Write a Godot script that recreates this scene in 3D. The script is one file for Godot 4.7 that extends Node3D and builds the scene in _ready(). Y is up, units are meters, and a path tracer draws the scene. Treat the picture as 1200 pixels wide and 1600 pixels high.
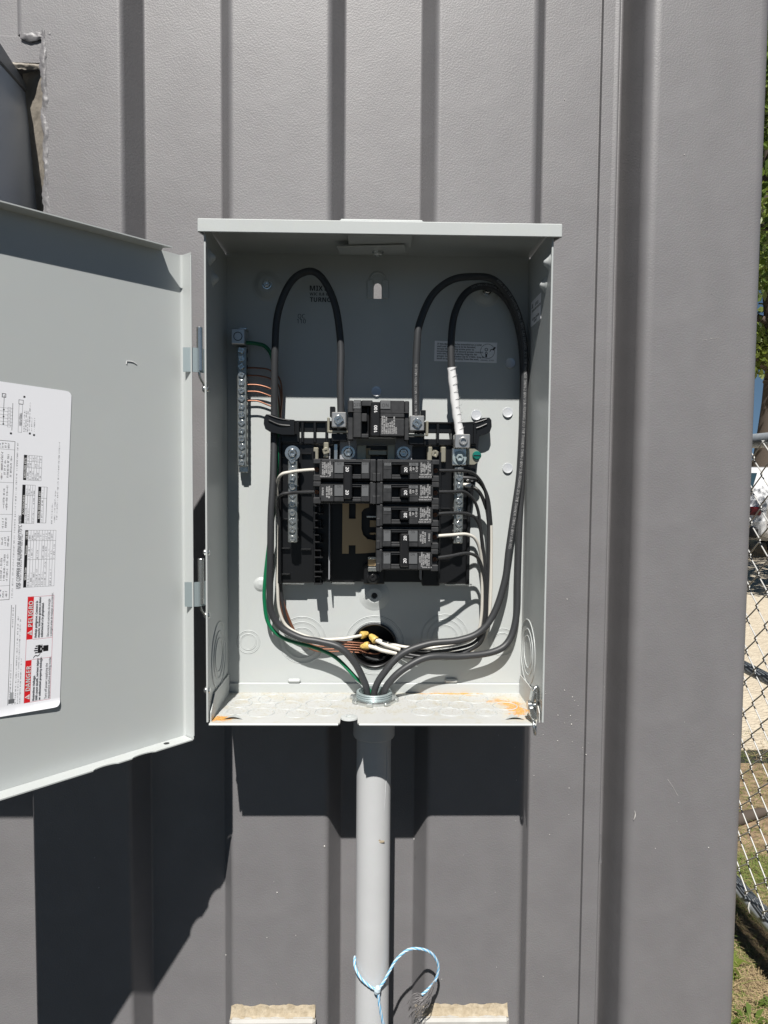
extends Node3D

# All sizes below are millimetres measured from the middle of the panel's back sheet
# (x right, y up, z out of the wall); the ground lies 1420 mm lower.
const MID := 1420.0
const GROUND := -1420.0
var O := Vector3.ZERO            # base of the thing that is being built
var M := {}
var rng := RandomNumberGenerator.new()
var taken := {}

# ------------------------------------------------------------------ nodes
func numbered(called: String) -> String:
	if not taken.has(called):
		taken[called] = 0
		return called
	taken[called] += 1
	return "%s_%03d" % [called, taken[called]]

func tag(n: Node, label: String, category: String, group := "") -> void:
	n.set_meta("label", label)
	n.set_meta("category", category)
	if group != "":
		n.set_meta("group", group)

func thing(called: String, label: String, category: String, base := Vector3.ZERO, group := "") -> Node3D:
	var n := Node3D.new()
	n.name = numbered(called)
	add_child(n)
	n.position = (base + Vector3(0, MID, 0)) * 0.001
	O = base
	tag(n, label, category, group)
	return n

func begin() -> SurfaceTool:
	var st := SurfaceTool.new()
	st.begin(Mesh.PRIMITIVE_TRIANGLES)
	return st

func part(called: String, st: SurfaceTool, mat: Material, parent: Node3D, label := "") -> MeshInstance3D:
	var m := MeshInstance3D.new()
	m.name = called
	m.mesh = st.commit()
	m.material_override = mat
	m.cast_shadow = GeometryInstance3D.SHADOW_CASTING_SETTING_ON
	parent.add_child(m, true)
	if label != "":
		m.set_meta("label", label)
	return m

# ------------------------------------------------------------------ shapes
func tri(st: SurfaceTool, a: Vector3, b: Vector3, c: Vector3, na: Vector3, nb: Vector3, nc: Vector3, ua := Vector2.ZERO, ub := Vector2.ZERO, uc := Vector2.ZERO) -> void:
	var g := (b - a).cross(c - a)
	var flip := g.dot(na + nb + nc) > 0.0
	var ps := [a, c, b] if flip else [a, b, c]
	var ns := [na, nc, nb] if flip else [na, nb, nc]
	var us := [ua, uc, ub] if flip else [ua, ub, uc]
	for i in 3:
		st.set_normal(ns[i])
		st.set_uv(us[i])
		st.add_vertex((ps[i] - O) * 0.001)

func quad(st: SurfaceTool, a: Vector3, b: Vector3, c: Vector3, d: Vector3, n: Vector3) -> void:
	tri(st, a, b, c, n, n, n)
	tri(st, a, c, d, n, n, n)

func squad(st: SurfaceTool, a: Vector3, b: Vector3, c: Vector3, d: Vector3, na: Vector3, nb: Vector3, nc: Vector3, nd: Vector3) -> void:
	tri(st, a, b, c, na, nb, nc)
	tri(st, a, c, d, na, nc, nd)

# bevelled box, axes given by a basis (default world axes)
func box(st: SurfaceTool, lo: Vector3, hi: Vector3, bev := 0.4, bas := Basis.IDENTITY, pivot := Vector3.ZERO) -> void:
	var c := (lo + hi) * 0.5
	var h := (hi - lo) * 0.5
	var b: float = minf(bev, minf(h.x, minf(h.y, h.z)) * 0.95)
	var f := func(v: Vector3) -> Vector3: return pivot + bas * (c + v - pivot)
	for ax in 3:
		for s in [-1.0, 1.0]:
			var u := (ax + 1) % 3
			var w := (ax + 2) % 3
			var pts: Array[Vector3] = []
			for k in [[-1, -1], [1, -1], [1, 1], [-1, 1]]:
				var v := Vector3.ZERO
				v[ax] = s * h[ax]
				v[u] = k[0] * (h[u] - b)
				v[w] = k[1] * (h[w] - b)
				pts.append(f.call(v))
			var n := Vector3.ZERO
			n[ax] = s
			quad(st, pts[0], pts[1], pts[2], pts[3], bas * n)
	if b < 0.05:
		return
	for ax in 3:
		var u := (ax + 1) % 3
		var w := (ax + 2) % 3
		for su in [-1.0, 1.0]:
			for sw in [-1.0, 1.0]:
				var pts: Array[Vector3] = []
				for k in [[-1, 0], [1, 0], [1, 1], [-1, 1]]:
					var v := Vector3.ZERO
					v[ax] = k[0] * (h[ax] - b)
					v[u] = su * (h[u] - (0.0 if k[1] == 0 else b))
					v[w] = sw * (h[w] - (b if k[1] == 0 else 0.0))
					pts.append(f.call(v))
				var n := Vector3.ZERO
				n[u] = su
				n[w] = sw
				quad(st, pts[0], pts[1], pts[2], pts[3], (bas * n).normalized())
	for sx in [-1.0, 1.0]:
		for sy in [-1.0, 1.0]:
			for sz in [-1.0, 1.0]:
				var s3 := Vector3(sx, sy, sz)
				var p1: Vector3 = f.call(s3 * Vector3(h.x, h.y - b, h.z - b))
				var p2: Vector3 = f.call(s3 * Vector3(h.x - b, h.y, h.z - b))
				var p3: Vector3 = f.call(s3 * Vector3(h.x - b, h.y - b, h.z))
				var n := (bas * s3).normalized()
				tri(st, p1, p2, p3, n, n, n)

func spline(pts: Array, per := 6) -> PackedVector3Array:
	var v: Array[Vector3] = []
	for p in pts:
		v.append(p if p is Vector3 else Vector3(p[0], p[1], p[2]))
	var out := PackedVector3Array()
	for i in v.size() - 1:
		var p0 := v[maxi(i - 1, 0)]
		var p3 := v[mini(i + 2, v.size() - 1)]
		for k in per:
			out.append(v[i].cubic_interpolate(v[i + 1], p0, p3, float(k) / per))
	out.append(v[v.size() - 1])
	return out

# round bar along a line of points; radius may be an array
func tube(st: SurfaceTool, p: PackedVector3Array, rad, n := 10, caps := true) -> void:
	var dir := (p[1] - p[0]).normalized()
	var side := dir.cross(Vector3(0, 0, 1))
	if side.length() < 0.1:
		side = dir.cross(Vector3(1, 0, 0))
	side = side.normalized()
	var prev: Array[Vector3] = []
	var prevn: Array[Vector3] = []
	for i in p.size():
		var d := (p[mini(i + 1, p.size() - 1)] - p[maxi(i - 1, 0)]).normalized()
		side = (side - d * side.dot(d)).normalized()
		var up := d.cross(side)
		var r: float = rad[i] if rad is Array or rad is PackedFloat32Array else float(rad)
		var ring: Array[Vector3] = []
		var rn: Array[Vector3] = []
		for k in n:
			var a := TAU * k / n
			var nn := side * cos(a) + up * sin(a)
			rn.append(nn)
			ring.append(p[i] + nn * r)
		if i > 0:
			for k in n:
				var k2 := (k + 1) % n
				squad(st, prev[k], prev[k2], ring[k2], ring[k], prevn[k], prevn[k2], rn[k2], rn[k])
		if caps and (i == 0 or i == p.size() - 1):
			var cn := -d if i == 0 else d
			for k in n:
				tri(st, p[i], ring[k], ring[(k + 1) % n], cn, cn, cn)
		prev = ring
		prevn = rn

# turned shape: profile [radius, height] along axis from a base point
func lathe(st: SurfaceTool, at: Vector3, axis: Vector3, prof: Array, n := 16, turn := 0.0, squash := 1.0) -> void:
	var d := axis.normalized()
	var u := d.cross(Vector3(0, 1, 0))
	if u.length() < 0.1:
		u = d.cross(Vector3(1, 0, 0))
	u = u.normalized()
	var w := d.cross(u)
	for i in prof.size() - 1:
		var r0: float = prof[i][0]
		var h0: float = prof[i][1]
		var r1: float = prof[i + 1][0]
		var h1: float = prof[i + 1][1]
		var nr := h1 - h0
		var nh := r0 - r1
		for k in n:
			var a0 := TAU * k / n + turn
			var a1 := TAU * (k + 1) / n + turn
			var e0 := u * cos(a0) + w * sin(a0) * squash
			var e1 := u * cos(a1) + w * sin(a1) * squash
			var n0 := (e0 * nr + d * nh).normalized()
			var n1 := (e1 * nr + d * nh).normalized()
			if n <= 8:
				n0 = (n0 + n1).normalized()
				n1 = n0
			squad(st, at + e0 * r0 + d * h0, at + e1 * r0 + d * h0, at + e1 * r1 + d * h1, at + e0 * r1 + d * h1, n0, n1, n1, n0)

# ring (torus) lying in a plane
func ring(st: SurfaceTool, at: Vector3, axis: Vector3, r: float, t: float, n := 40, m := 6, flat := 1.0) -> void:
	var d := axis.normalized()
	var u := d.cross(Vector3(0, 1, 0))
	if u.length() < 0.1:
		u = d.cross(Vector3(1, 0, 0))
	u = u.normalized()
	var w := d.cross(u)
	for i in n:
		for j in m:
			var ps: Array[Vector3] = []
			var ns: Array[Vector3] = []
			for k in [[0, 0], [1, 0], [1, 1], [0, 1]]:
				var a: float = TAU * (i + k[0]) / n
				var b: float = TAU * (j + k[1]) / m
				var e := u * cos(a) + w * sin(a)
				var nn := e * cos(b) + d * sin(b)
				ns.append(nn)
				ps.append(at + e * (r + t * cos(b)) + d * t * sin(b) * flat)
			squad(st, ps[0], ps[1], ps[2], ps[3], ns[0], ns[1], ns[2], ns[3])

# flat plate: 2D outline, in the plane (o, ux, uy), thickness along uz
func plate(st: SurfaceTool, poly: PackedVector2Array, o: Vector3, ux: Vector3, uy: Vector3, uz: Vector3, thick: float, uvs := Rect2()) -> void:
	var idx := Geometry2D.triangulate_polygon(poly)
	var top := func(i: int) -> Vector3: return o + ux * poly[i].x + uy * poly[i].y + uz * thick
	var n := uz.normalized()
	for t in range(0, idx.size(), 3):
		var uv: Array[Vector2] = []
		for k in 3:
			var q := poly[idx[t + k]]
			uv.append((q - uvs.position) / uvs.size if uvs.size.x > 0 else Vector2.ZERO)
		tri(st, top.call(idx[t]), top.call(idx[t + 1]), top.call(idx[t + 2]), n, n, n, uv[0], uv[1], uv[2])
		var dn := uz * thick
		tri(st, top.call(idx[t]) - dn, top.call(idx[t + 1]) - dn, top.call(idx[t + 2]) - dn, -n, -n, -n, uv[0], uv[1], uv[2])
	var cw := Geometry2D.is_polygon_clockwise(poly)
	for i in poly.size():
		var j := (i + 1) % poly.size()
		var e := poly[j] - poly[i]
		var o2 := Vector2(e.y, -e.x) if not cw else Vector2(-e.y, e.x)
		var sn := (ux * o2.x + uy * o2.y).normalized()
		quad(st, top.call(i), top.call(j), top.call(j) - uz * thick, top.call(i) - uz * thick, sn)

func rounded(pts: Array, radii: Array, seg := 5) -> PackedVector2Array:
	# fillets the corners of an open line
	var out := PackedVector2Array()
	for i in pts.size():
		var p: Vector2 = pts[i]
		var r: float = radii[i]
		if i == 0 or i == pts.size() - 1 or r <= 0.0:
			out.append(p)
			continue
		var a: Vector2 = (pts[i - 1] - p).normalized()
		var b: Vector2 = (pts[i + 1] - p).normalized()
		var ang := acos(clampf(a.dot(b), -1, 1))
		var t: float = minf(r / tan(ang / 2), minf(p.distance_to(pts[i - 1]), p.distance_to(pts[i + 1])) * 0.49)
		for k in seg + 1:
			var f := float(k) / seg
			var q0 := p + a * t
			var q1 := p + b * t
			out.append(q0.lerp(p, f).lerp(p.lerp(q1, f), f))
	return out

# sheet with a given plan line (x, z), standing from y0 to y1, seen from the +z side
func upright_sheet(st: SurfaceTool, line: PackedVector2Array, y0: float, y1: float, thick := 0.0) -> void:
	var ns: Array[Vector3] = []
	for i in line.size():
		var d := (line[mini(i + 1, line.size() - 1)] - line[maxi(i - 1, 0)]).normalized()
		ns.append(Vector3(-d.y, 0, d.x))
	for i in line.size() - 1:
		var e := (line[i + 1] - line[i])
		var fn := Vector3(-e.y, 0, e.x).normalized()
		var n0 := ns[i] if ns[i].dot(fn) > 0.8 else fn
		var n1 := ns[i + 1] if ns[i + 1].dot(fn) > 0.8 else fn
		if e.length() > 30.0:
			n0 = fn
			n1 = fn
		var a := Vector3(line[i].x, y0, line[i].y)
		var b := Vector3(line[i + 1].x, y0, line[i + 1].y)
		var h := Vector3(0, y1 - y0, 0)
		squad(st, a, b, b + h, a + h, n0, n1, n1, n0)
		if thick > 0.0:
			var k := Vector3(0, 0, -thick)
			squad(st, a + k, b + k, b + h + k, a + h + k, -n0, -n1, -n1, -n0)

func lettering(words: String, at: Vector3, right: Vector3, up: Vector3, height: float, mat: Material, parent: Node3D, bold := false, stretch := 1.0, align := HORIZONTAL_ALIGNMENT_CENTER, face := "Droid Sans") -> MeshInstance3D:
	var t := TextMesh.new()
	var f := SystemFont.new()
	f.font_names = PackedStringArray([face])
	if bold:
		f.font_weight = 700
	t.font = f
	t.font_size = 20
	t.text = words
	t.depth = 0.0
	t.curve_step = 2.0
	t.pixel_size = 0.001 * height / 14.5
	t.horizontal_alignment = align
	t.vertical_alignment = VERTICAL_ALIGNMENT_CENTER
	var m := MeshInstance3D.new()
	m.name = "lettering"
	m.mesh = t
	m.material_override = mat
	parent.add_child(m, true)
	var r := right.normalized()
	var u := up.normalized()
	m.transform = Transform3D(Basis(r * stretch, u, r.cross(u)), (at - O) * 0.001)
	return m

# ------------------------------------------------------------------ materials
func lin(r: float, g: float, b: float) -> Color:
	return Color(r, g, b).linear_to_srgb()

func mat(called: String, c: Color, rough := 0.6, metal := 0.0, spec := 0.5) -> StandardMaterial3D:
	var m := StandardMaterial3D.new()
	m.resource_name = called
	m.albedo_color = c
	m.roughness = rough
	m.metallic = metal
	m.metallic_specular = spec
	M[called] = m
	return m

func noise(freq: float, seed_: int, oct := 3, kind := FastNoiseLite.TYPE_SIMPLEX_SMOOTH) -> FastNoiseLite:
	var n := FastNoiseLite.new()
	n.noise_type = kind
	n.frequency = freq
	n.seed = seed_
	n.fractal_octaves = oct
	return n

func relief(size: int, freq: float, seed_: int, strength: float, oct := 3, kind := FastNoiseLite.TYPE_SIMPLEX_SMOOTH) -> ImageTexture:
	var im := noise(freq, seed_, oct, kind).get_seamless_image(size, size)
	im.convert(Image.FORMAT_RGBA8)
	im.bump_map_to_normal_map(strength)
	return ImageTexture.create_from_image(im)

func relief2(size: int, fine: float, coarse: float, share: float, seed_: int, strength: float) -> ImageTexture:
	# paint relief: fine orange peel over a slow waviness of the sheet
	var a := noise(fine, seed_, 3).get_seamless_image(size, size)
	var b := noise(coarse, seed_ + 7, 2).get_seamless_image(size, size)
	var im := Image.create(size, size, false, Image.FORMAT_RF)
	for y in size:
		for x in size:
			im.set_pixel(x, y, Color(a.get_pixel(x, y).r * (1.0 - share) + b.get_pixel(x, y).r * share, 0, 0))
	im.convert(Image.FORMAT_RGBA8)
	im.bump_map_to_normal_map(strength)
	return ImageTexture.create_from_image(im)

func mottle(size: int, freq: float, seed_: int, lo: Color, hi: Color, oct := 5) -> ImageTexture:
	var im := noise(freq, seed_, oct).get_seamless_image(size, size)
	im.convert(Image.FORMAT_RGBA8)
	for y in size:
		for x in size:
			var v := im.get_pixel(x, y).r
			im.set_pixel(x, y, lo.lerp(hi, v))
	return ImageTexture.create_from_image(im)

func tri_map(m: StandardMaterial3D, per_metre: float) -> void:
	m.uv1_triplanar = true
	m.uv1_world_triplanar = true
	m.uv1_scale = Vector3.ONE * per_metre

func make_materials() -> void:
	var peel := relief2(1024, 0.085, 0.010, 0.35, 3, 3.0)
	var w := mat("container_paint", Color.WHITE, 0.52, 0.0, 0.62)
	w.albedo_texture = mottle(512, 0.006, 9, lin(0.158, 0.153, 0.157), lin(0.178, 0.173, 0.177), 6)
	w.normal_enabled = true
	w.normal_texture = peel
	w.normal_scale = 0.3
	tri_map(w, 4.0)
	var g := mat("panel_paint", Color.WHITE, 0.34, 0.0, 0.5)
	g.albedo_texture = mottle(256, 0.008, 21, lin(0.440, 0.462, 0.455), lin(0.465, 0.487, 0.480), 4)
	g.normal_enabled = true
	g.normal_texture = relief(256, 0.012, 5, 1.0, 2)
	g.normal_scale = 0.12
	tri_map(g, 3.0)
	mat("black_plastic", lin(0.00672, 0.00714, 0.00798), 0.33)
	var bp := mat("breaker_plastic", Color.WHITE, 0.52)
	bp.albedo_texture = mottle(256, 0.02, 31, lin(0.0168, 0.01764, 0.01932), lin(0.0336, 0.03444, 0.03612), 5)
	tri_map(bp, 20.0)
	mat("breaker_grey", lin(0.1008, 0.105, 0.1092), 0.55)
	mat("handle_plastic", lin(0.01008, 0.01008, 0.01092), 0.38)
	var zn := mat("zinc", lin(0.60, 0.62, 0.61), 0.24, 0.92)
	zn.normal_enabled = true
	zn.normal_texture = relief(256, 0.03, 8, 2.0, 3)
	zn.normal_scale = 0.25
	tri_map(zn, 30.0)
	mat("aluminium", lin(0.5544, 0.5544, 0.546), 0.36, 0.85)
	mat("hinge_zinc", lin(0.378, 0.4452, 0.4536), 0.42, 0.55)
	mat("brass", lin(0.50, 0.36, 0.21), 0.42, 0.5)
	mat("tin_plate", lin(0.42, 0.3948, 0.3108), 0.4, 0.7)
	mat("green_screw", lin(0.0252, 0.2772, 0.2184), 0.25, 0.6)
	mat("copper", lin(0.26, 0.115, 0.07), 0.4, 0.6)
	mat("cable_jacket", lin(0.0336, 0.03528, 0.0378), 0.48)
	mat("wire_black", lin(0.02688, 0.02772, 0.0294), 0.42)
	mat("wire_white", lin(0.6048, 0.5796, 0.5208), 0.4)
	mat("wire_green", lin(0.0042, 0.1428, 0.0588), 0.4)
	mat("tape_white", lin(0.6888, 0.6888, 0.6888), 0.38)
	mat("nut_yellow", lin(0.6048, 0.42, 0.1176), 0.45)
	mat("paper", lin(0.85, 0.86, 0.89), 0.6)
	mat("ink", lin(0.0168, 0.0168, 0.01848), 0.7)
	mat("ink_white", lin(0.6552, 0.6552, 0.6552), 0.7)
	mat("stamp_ink", lin(0.0294, 0.03108, 0.03528), 0.6)
	var pv := mat("conduit_pvc", Color.WHITE, 0.42)
	pv.albedo_texture = mottle(256, 0.01, 41, lin(0.4704, 0.4788, 0.483), lin(0.5124, 0.5208, 0.525), 5)
	tri_map(pv, 5.0)
	mat("twine_blue", lin(0.16, 0.42, 0.66), 0.7)
	mat("twine_white", lin(0.50, 0.60, 0.66), 0.7)
	var sl := mat("sealant", Color.WHITE, 0.6)
	sl.albedo_texture = mottle(256, 0.02, 51, lin(0.22, 0.195, 0.165), lin(0.36, 0.325, 0.27), 6)
	sl.normal_enabled = true
	sl.normal_texture = relief(256, 0.03, 52, 2.0, 4)
	tri_map(sl, 8.0)
	mat("appliance_grey", lin(0.45, 0.50, 0.58), 0.26)
	mat("appliance_trim", lin(0.2856, 0.294, 0.3108), 0.38)
	mat("rubber", lin(0.0126, 0.0126, 0.01344), 0.8)
	var ga := mat("galvanised", Color.WHITE, 0.5, 0.3)
	ga.albedo_texture = mottle(256, 0.02, 61, lin(0.3024, 0.336, 0.3612), lin(0.4368, 0.4704, 0.504), 5)
	tri_map(ga, 6.0)
	mat("fence_wire", lin(0.52, 0.52, 0.50), 0.5, 0.2)
	mat("car_paint", lin(0.6552, 0.6636, 0.672), 0.25)
	mat("car_glass", lin(0.0252, 0.0504, 0.0672), 0.08)
	mat("car_dark", lin(0.0168, 0.0168, 0.01848), 0.6)
	mat("tail_red", lin(0.12, 0.012, 0.014), 0.25)
	mat("bark", lin(0.0756, 0.0588, 0.0462), 0.9)
	for k in 3:
		var lf := mat("leaf_%d" % k, [lin(0.0714, 0.1092, 0.01848), lin(0.0462, 0.084, 0.01512), lin(0.1092, 0.1428, 0.0252)][k], 0.5)
		lf.cull_mode = BaseMaterial3D.CULL_DISABLED
		lf.backlight_enabled = true
		lf.backlight = [lin(0.084, 0.1344, 0.0168), lin(0.0504, 0.1008, 0.0126), lin(0.1344, 0.168, 0.0252)][k]
	var blade := mat("blade", Color.WHITE, 0.7)
	blade.vertex_color_use_as_albedo = true
	blade.cull_mode = BaseMaterial3D.CULL_DISABLED
	var so := mat("soil", Color.WHITE, 0.95)
	so.albedo_texture = mottle(512, 0.02, 71, lin(0.1344, 0.0924, 0.0504), lin(0.3864, 0.2772, 0.1764), 6)
	so.normal_enabled = true
	so.normal_texture = relief(512, 0.04, 72, 6.0, 5)
	tri_map(so, 1.3)
	var la := mat("lawn", Color.WHITE, 0.95)
	la.albedo_texture = mottle(256, 0.02, 75, lin(0.016, 0.017, 0.012), lin(0.036, 0.036, 0.026), 6)
	tri_map(la, 0.9)
	var gr := mat("gravel_pale", Color.WHITE, 0.95)
	gr.albedo_texture = mottle(512, 0.02, 73, lin(0.47, 0.40, 0.30), lin(0.60, 0.53, 0.41), 6)
	gr.normal_enabled = true
	gr.normal_texture = relief(512, 0.08, 74, 4.0, 5)
	tri_map(gr, 0.7)
	var bl := mat("block_grey", Color.WHITE, 0.7)
	bl.albedo_texture = mottle(256, 0.02, 81, lin(0.3528, 0.3444, 0.3192), lin(0.462, 0.4536, 0.4284), 6)
	tri_map(bl, 5.0)
	var di := mat("caked_dirt", Color.WHITE, 0.95)
	di.albedo_texture = mottle(256, 0.05, 83, lin(0.26, 0.21, 0.14), lin(0.46, 0.40, 0.30), 6)
	di.normal_enabled = true
	di.normal_texture = relief(256, 0.06, 84, 3.0, 4)
	tri_map(di, 8.0)
	var bm := mat("bar_metal", lin(0.34, 0.36, 0.35), 0.34, 0.85)
	bm.normal_enabled = true
	bm.normal_texture = zn.normal_texture
	bm.normal_scale = 0.4
	tri_map(bm, 25.0)
	mat("tab_metal", lin(0.62, 0.64, 0.66), 0.22, 0.4)
	mat("fray_grey", lin(0.20, 0.19, 0.19), 0.8)
	mat("rating_print", lin(0.42, 0.42, 0.42), 0.7)
	mat("print_grey", lin(0.2856, 0.2856, 0.2856), 0.7)
	mat("old_copper", lin(0.168, 0.0756, 0.042), 0.5, 0.5)
	mat("speck", lin(0.5208, 0.504, 0.4788), 0.6)

func bottom_texture() -> ImageTexture:
	# paint of the floor sheet with the dirt film and the rust that the photograph shows
	var wd := 1024
	var hg := 320
	var im := Image.create(wd, hg, false, Image.FORMAT_RGBA8)
	var n1 := noise(0.012, 101, 5)
	var n2 := noise(0.05, 102, 4)
	var n3 := noise(0.02, 103, 5)
	for y in hg:
		for x in wd:
			var mx := -181.0 + 362.0 * x / wd        # mm across
			var mz := 112.0 * y / hg                 # mm from the back
			var c := Color(0.475, 0.485, 0.470)
			var d := clampf(n1.get_noise_2d(x, y) * 1.3 + n2.get_noise_2d(x, y) * 0.5 + 0.35 - mz / 190.0, 0, 1)
			c = c.lerp(Color(0.42, 0.37, 0.26), d * 0.55)
			var gr := n2.get_noise_2d(x * 2.0 + 500, y * 2.0)
			if gr > 0.33 and mz < 80:
				c = c.lerp(Color(0.28, 0.24, 0.17), 0.5)
			var wob := n3.get_noise_2d(x, y) * 16.0 + n2.get_noise_2d(x + 90, y) * 8.0
			for rs in [[-172.0, 97.0, 15.0, 10.0], [163.0, 62.0, 14.0, 32.0], [150.0, 34.0, 20.0, 9.0], [92.0, 5.0, 36.0, 4.0], [112.0, 8.0, 7.0, 6.0]]:
				var q := sqrt(pow((mx - rs[0]) / rs[2], 2) + pow((mz - rs[1]) / rs[3], 2)) + wob * 0.045
				if q < 1.7 and q >= 1.0:
					c = c.lerp(Color(0.60, 0.48, 0.26), 0.45 * (1.7 - q) / 0.7 * clampf(0.6 + n1.get_noise_2d(x * 2.0, y * 2.0), 0, 1))
				if q < 1.0:
					var s := clampf((1.0 - q) * 1.7, 0, 1) * clampf(0.75 + n2.get_noise_2d(x * 2.3, y * 2.3 + 300) * 0.9, 0.5, 1.0)
					var rc := Color(0.62, 0.24, 0.03).lerp(Color(0.66, 0.38, 0.09), clampf(n2.get_noise_2d(x * 1.7, y * 1.7) + 0.5, 0, 1))
					if n2.get_noise_2d(x * 3.0, y * 3.0 + 40) > 0.38:
						rc = Color(0.10, 0.06, 0.03)
					c = c.lerp(rc, clampf(s * 1.5, 0.0, 1.0))
			im.set_pixel(x, y, c.linear_to_srgb())
	return ImageTexture.create_from_image(im)

func scribble(im: Image, x: int, y: int, w: int, h: int, r: RandomNumberGenerator, density := 0.85) -> void:
	# a line of print too small to read: letter-sized strokes
	var cx := x
	var ch := maxi(2, int(h * 0.62))
	while cx < x + w - ch:
		if r.randf() < density:
			var k := r.randi() % 4
			var ink := Color(0.16, 0.16, 0.18)
			if k != 0:
				im.fill_rect(Rect2i(cx, y, 1 if h < 9 else 2, h), ink)
			if k != 1:
				im.fill_rect(Rect2i(cx, y + (0 if k == 2 else h / 2), ch, 1 if h < 9 else 2), ink)
			if k == 3:
				im.fill_rect(Rect2i(cx + ch - 1, y, 1, h), ink)
		cx += ch + 2

func label_texture(wmm: float, hmm: float) -> ImageTexture:
	var s := 6.0
	var im := Image.create(int(wmm * s), int(hmm * s), false, Image.FORMAT_RGBA8)
	im.fill(lin(0.85, 0.86, 0.89))
	var r := RandomNumberGenerator.new()
	r.seed = 77
	var R := func(u0: float, v0: float, u1: float, v1: float, c: Color) -> void:
		im.fill_rect(Rect2i(int(u0 * s), int((hmm - v1) * s), maxi(1, int((u1 - u0) * s)), maxi(1, int((v1 - v0) * s))), c)
	var frame := func(u0: float, v0: float, u1: float, v1: float, t: float, c: Color) -> void:
		R.call(u0, v0, u1, v0 + t, c)
		R.call(u0, v1 - t, u1, v1, c)
		R.call(u0, v0, u0 + t, v1, c)
		R.call(u1 - t, v0, u1, v1, c)
	var line := func(u0: float, u1: float, v: float, h: float) -> void:
		scribble(im, int(u0 * s), int((hmm - v) * s), int((u1 - u0) * s), int(h * s), r)
	var ink := Color(0.05, 0.05, 0.06)
	var red := lin(0.70, 0.012, 0.018)
	# warning block
	R.call(8.3, 27.0, 47.2, 32.6, red)
	R.call(66.0, 27.0, 105.0, 32.6, red)
	frame.call(8.3, 8.9, 105.0, 32.6, 0.35, Color(0.75, 0.45, 0.5))
	R.call(47.2, 8.9, 47.6, 27.0, Color(0.75, 0.45, 0.5))
	R.call(65.6, 8.9, 66.0, 27.0, Color(0.75, 0.45, 0.5))
	# tables: [u0, v0, u1, v1, rows, column splits]
	for t in [[210.0, 24.5, 232.5, 40.4, 6, [0.5, 0.75]], [171.2, 29.5, 206.0, 40.7, 4, [0.72]], [171.8, 18.9, 204.8, 26.9, 2, [0.68]], [113.6, 9.3, 165.4, 36.9, 10, [0.48, 0.81]]]:
		var head := 2.7
		frame.call(t[0], t[1], t[2], t[3], 0.3, ink)
		R.call(t[0], t[3] - head, t[2], t[3], ink)
		var rows: int = t[4]
		for k in rows:
			var v: float = t[1] + (t[3] - head - t[1]) * k / rows
			R.call(t[0], v, t[2], v + 0.25, Color(0.25, 0.25, 0.27))
			var rh: float = (t[3] - head - t[1]) / rows
			var u := float(t[0])
			for c in (t[5] as Array) + [1.0]:
				var ue: float = t[0] + (t[2] - t[0]) * c
				if r.randf() < 0.85:
					line.call(u + 0.8, u + 0.8 + (ue - u - 1.4) * r.randf_range(0.45, 1.0), v + rh * 0.78, minf(1.4, rh * 0.6))
				u = ue
		for c in t[5]:
			var uc: float = t[0] + (t[2] - t[0]) * c
			R.call(uc, t[1], uc + 0.25, t[3], ink)
	# big ruled table on the left
	frame.call(103.5, 48.2, 243.7, 200.0, 0.35, ink)
	for u in [116.0, 148.0, 164.0, 179.0, 207.0, 236.0]:
		R.call(u, 48.2, u + 0.3, 200.0, ink)
	for k in 22:
		for b in [[104.5, 115.0], [117.0, 147.0], [150.0, 162.0], [166.0, 178.0], [181.0, 206.0], [209.0, 235.0], [237.0, 243.0]]:
			if r.randf() < 0.86:
				var ins: float = r.randf_range(0, 0.2) * (b[1] - b[0])
				line.call(b[0] + ins, b[1] - ins, 51.8 + k * 2.5, 1.5)
	# fine print
	line.call(105.0, 243.0, 46.6, 1.2)
	line.call(175.0, 247.0, 9.9, 1.3)
	line.call(172.0, 202.0, 12.0, 1.3)
	line.call(171.0, 190.0, 14.4, 1.3)
	line.call(113.0, 166.0, 39.8, 1.1)
	for k in 3:
		line.call(9.0, [88.0, 86.0, 50.0][k], 40.6 - k * 2.0, 1.1)
	R.call(9.0, 42.4, 98.5, 42.75, ink)
	R.call(9.0, 46.0, 98.5, 46.35, ink)
	line.call(16.0, 46.0, 45.2, 1.2)
	line.call(78.0, 97.0, 45.2, 1.2)
	# emblem at the foot
	R.call(10.0, 40.8, 14.0, 45.8, Color(0.4, 0.41, 0.42))
	R.call(14.0, 41.8, 20.0, 45.0, Color(0.62, 0.63, 0.64))
	# wiring diagram
	frame.call(252.0, 43.0, 277.0, 46.2, 0.3, ink)
	frame.call(277.0, 42.6, 281.0, 46.6, 0.4, ink)
	R.call(253.0, 51.2, 277.0, 51.6, ink)
	for k in 6:
		var u := 257.0 + k * 3.0
		R.call(u, 51.0, u + 0.25, 150.0, Color(0.3, 0.3, 0.32))
		frame.call(u - 1.2, 52.6, u + 1.2, 55.4, 0.3, Color(0.3, 0.3, 0.32))
	R.call(258.0, 58.5, 283.0, 58.9, ink)
	for u in [258.0, 264.5, 270.5]:
		R.call(u - 0.6, 58.1, u + 0.6, 59.3, ink)
	frame.call(281.0, 57.2, 284.5, 60.6, 0.5, ink)
	for q in [[252.0, 36.0], [251.0, 32.3], [250.5, 52.0], [284.0, 41.8]]:
		R.call(q[0] - 0.9, q[1] - 0.9, q[0] + 0.9, q[1] + 0.9, ink)
	line.call(254.0, 281.0, 37.3, 1.1)
	line.call(254.0, 268.0, 35.2, 1.1)
	line.call(254.0, 267.0, 32.9, 1.1)
	for k in 3:
		line.call(253.0, 272.0, 41.8 - k * 1.5, 1.0)
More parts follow.
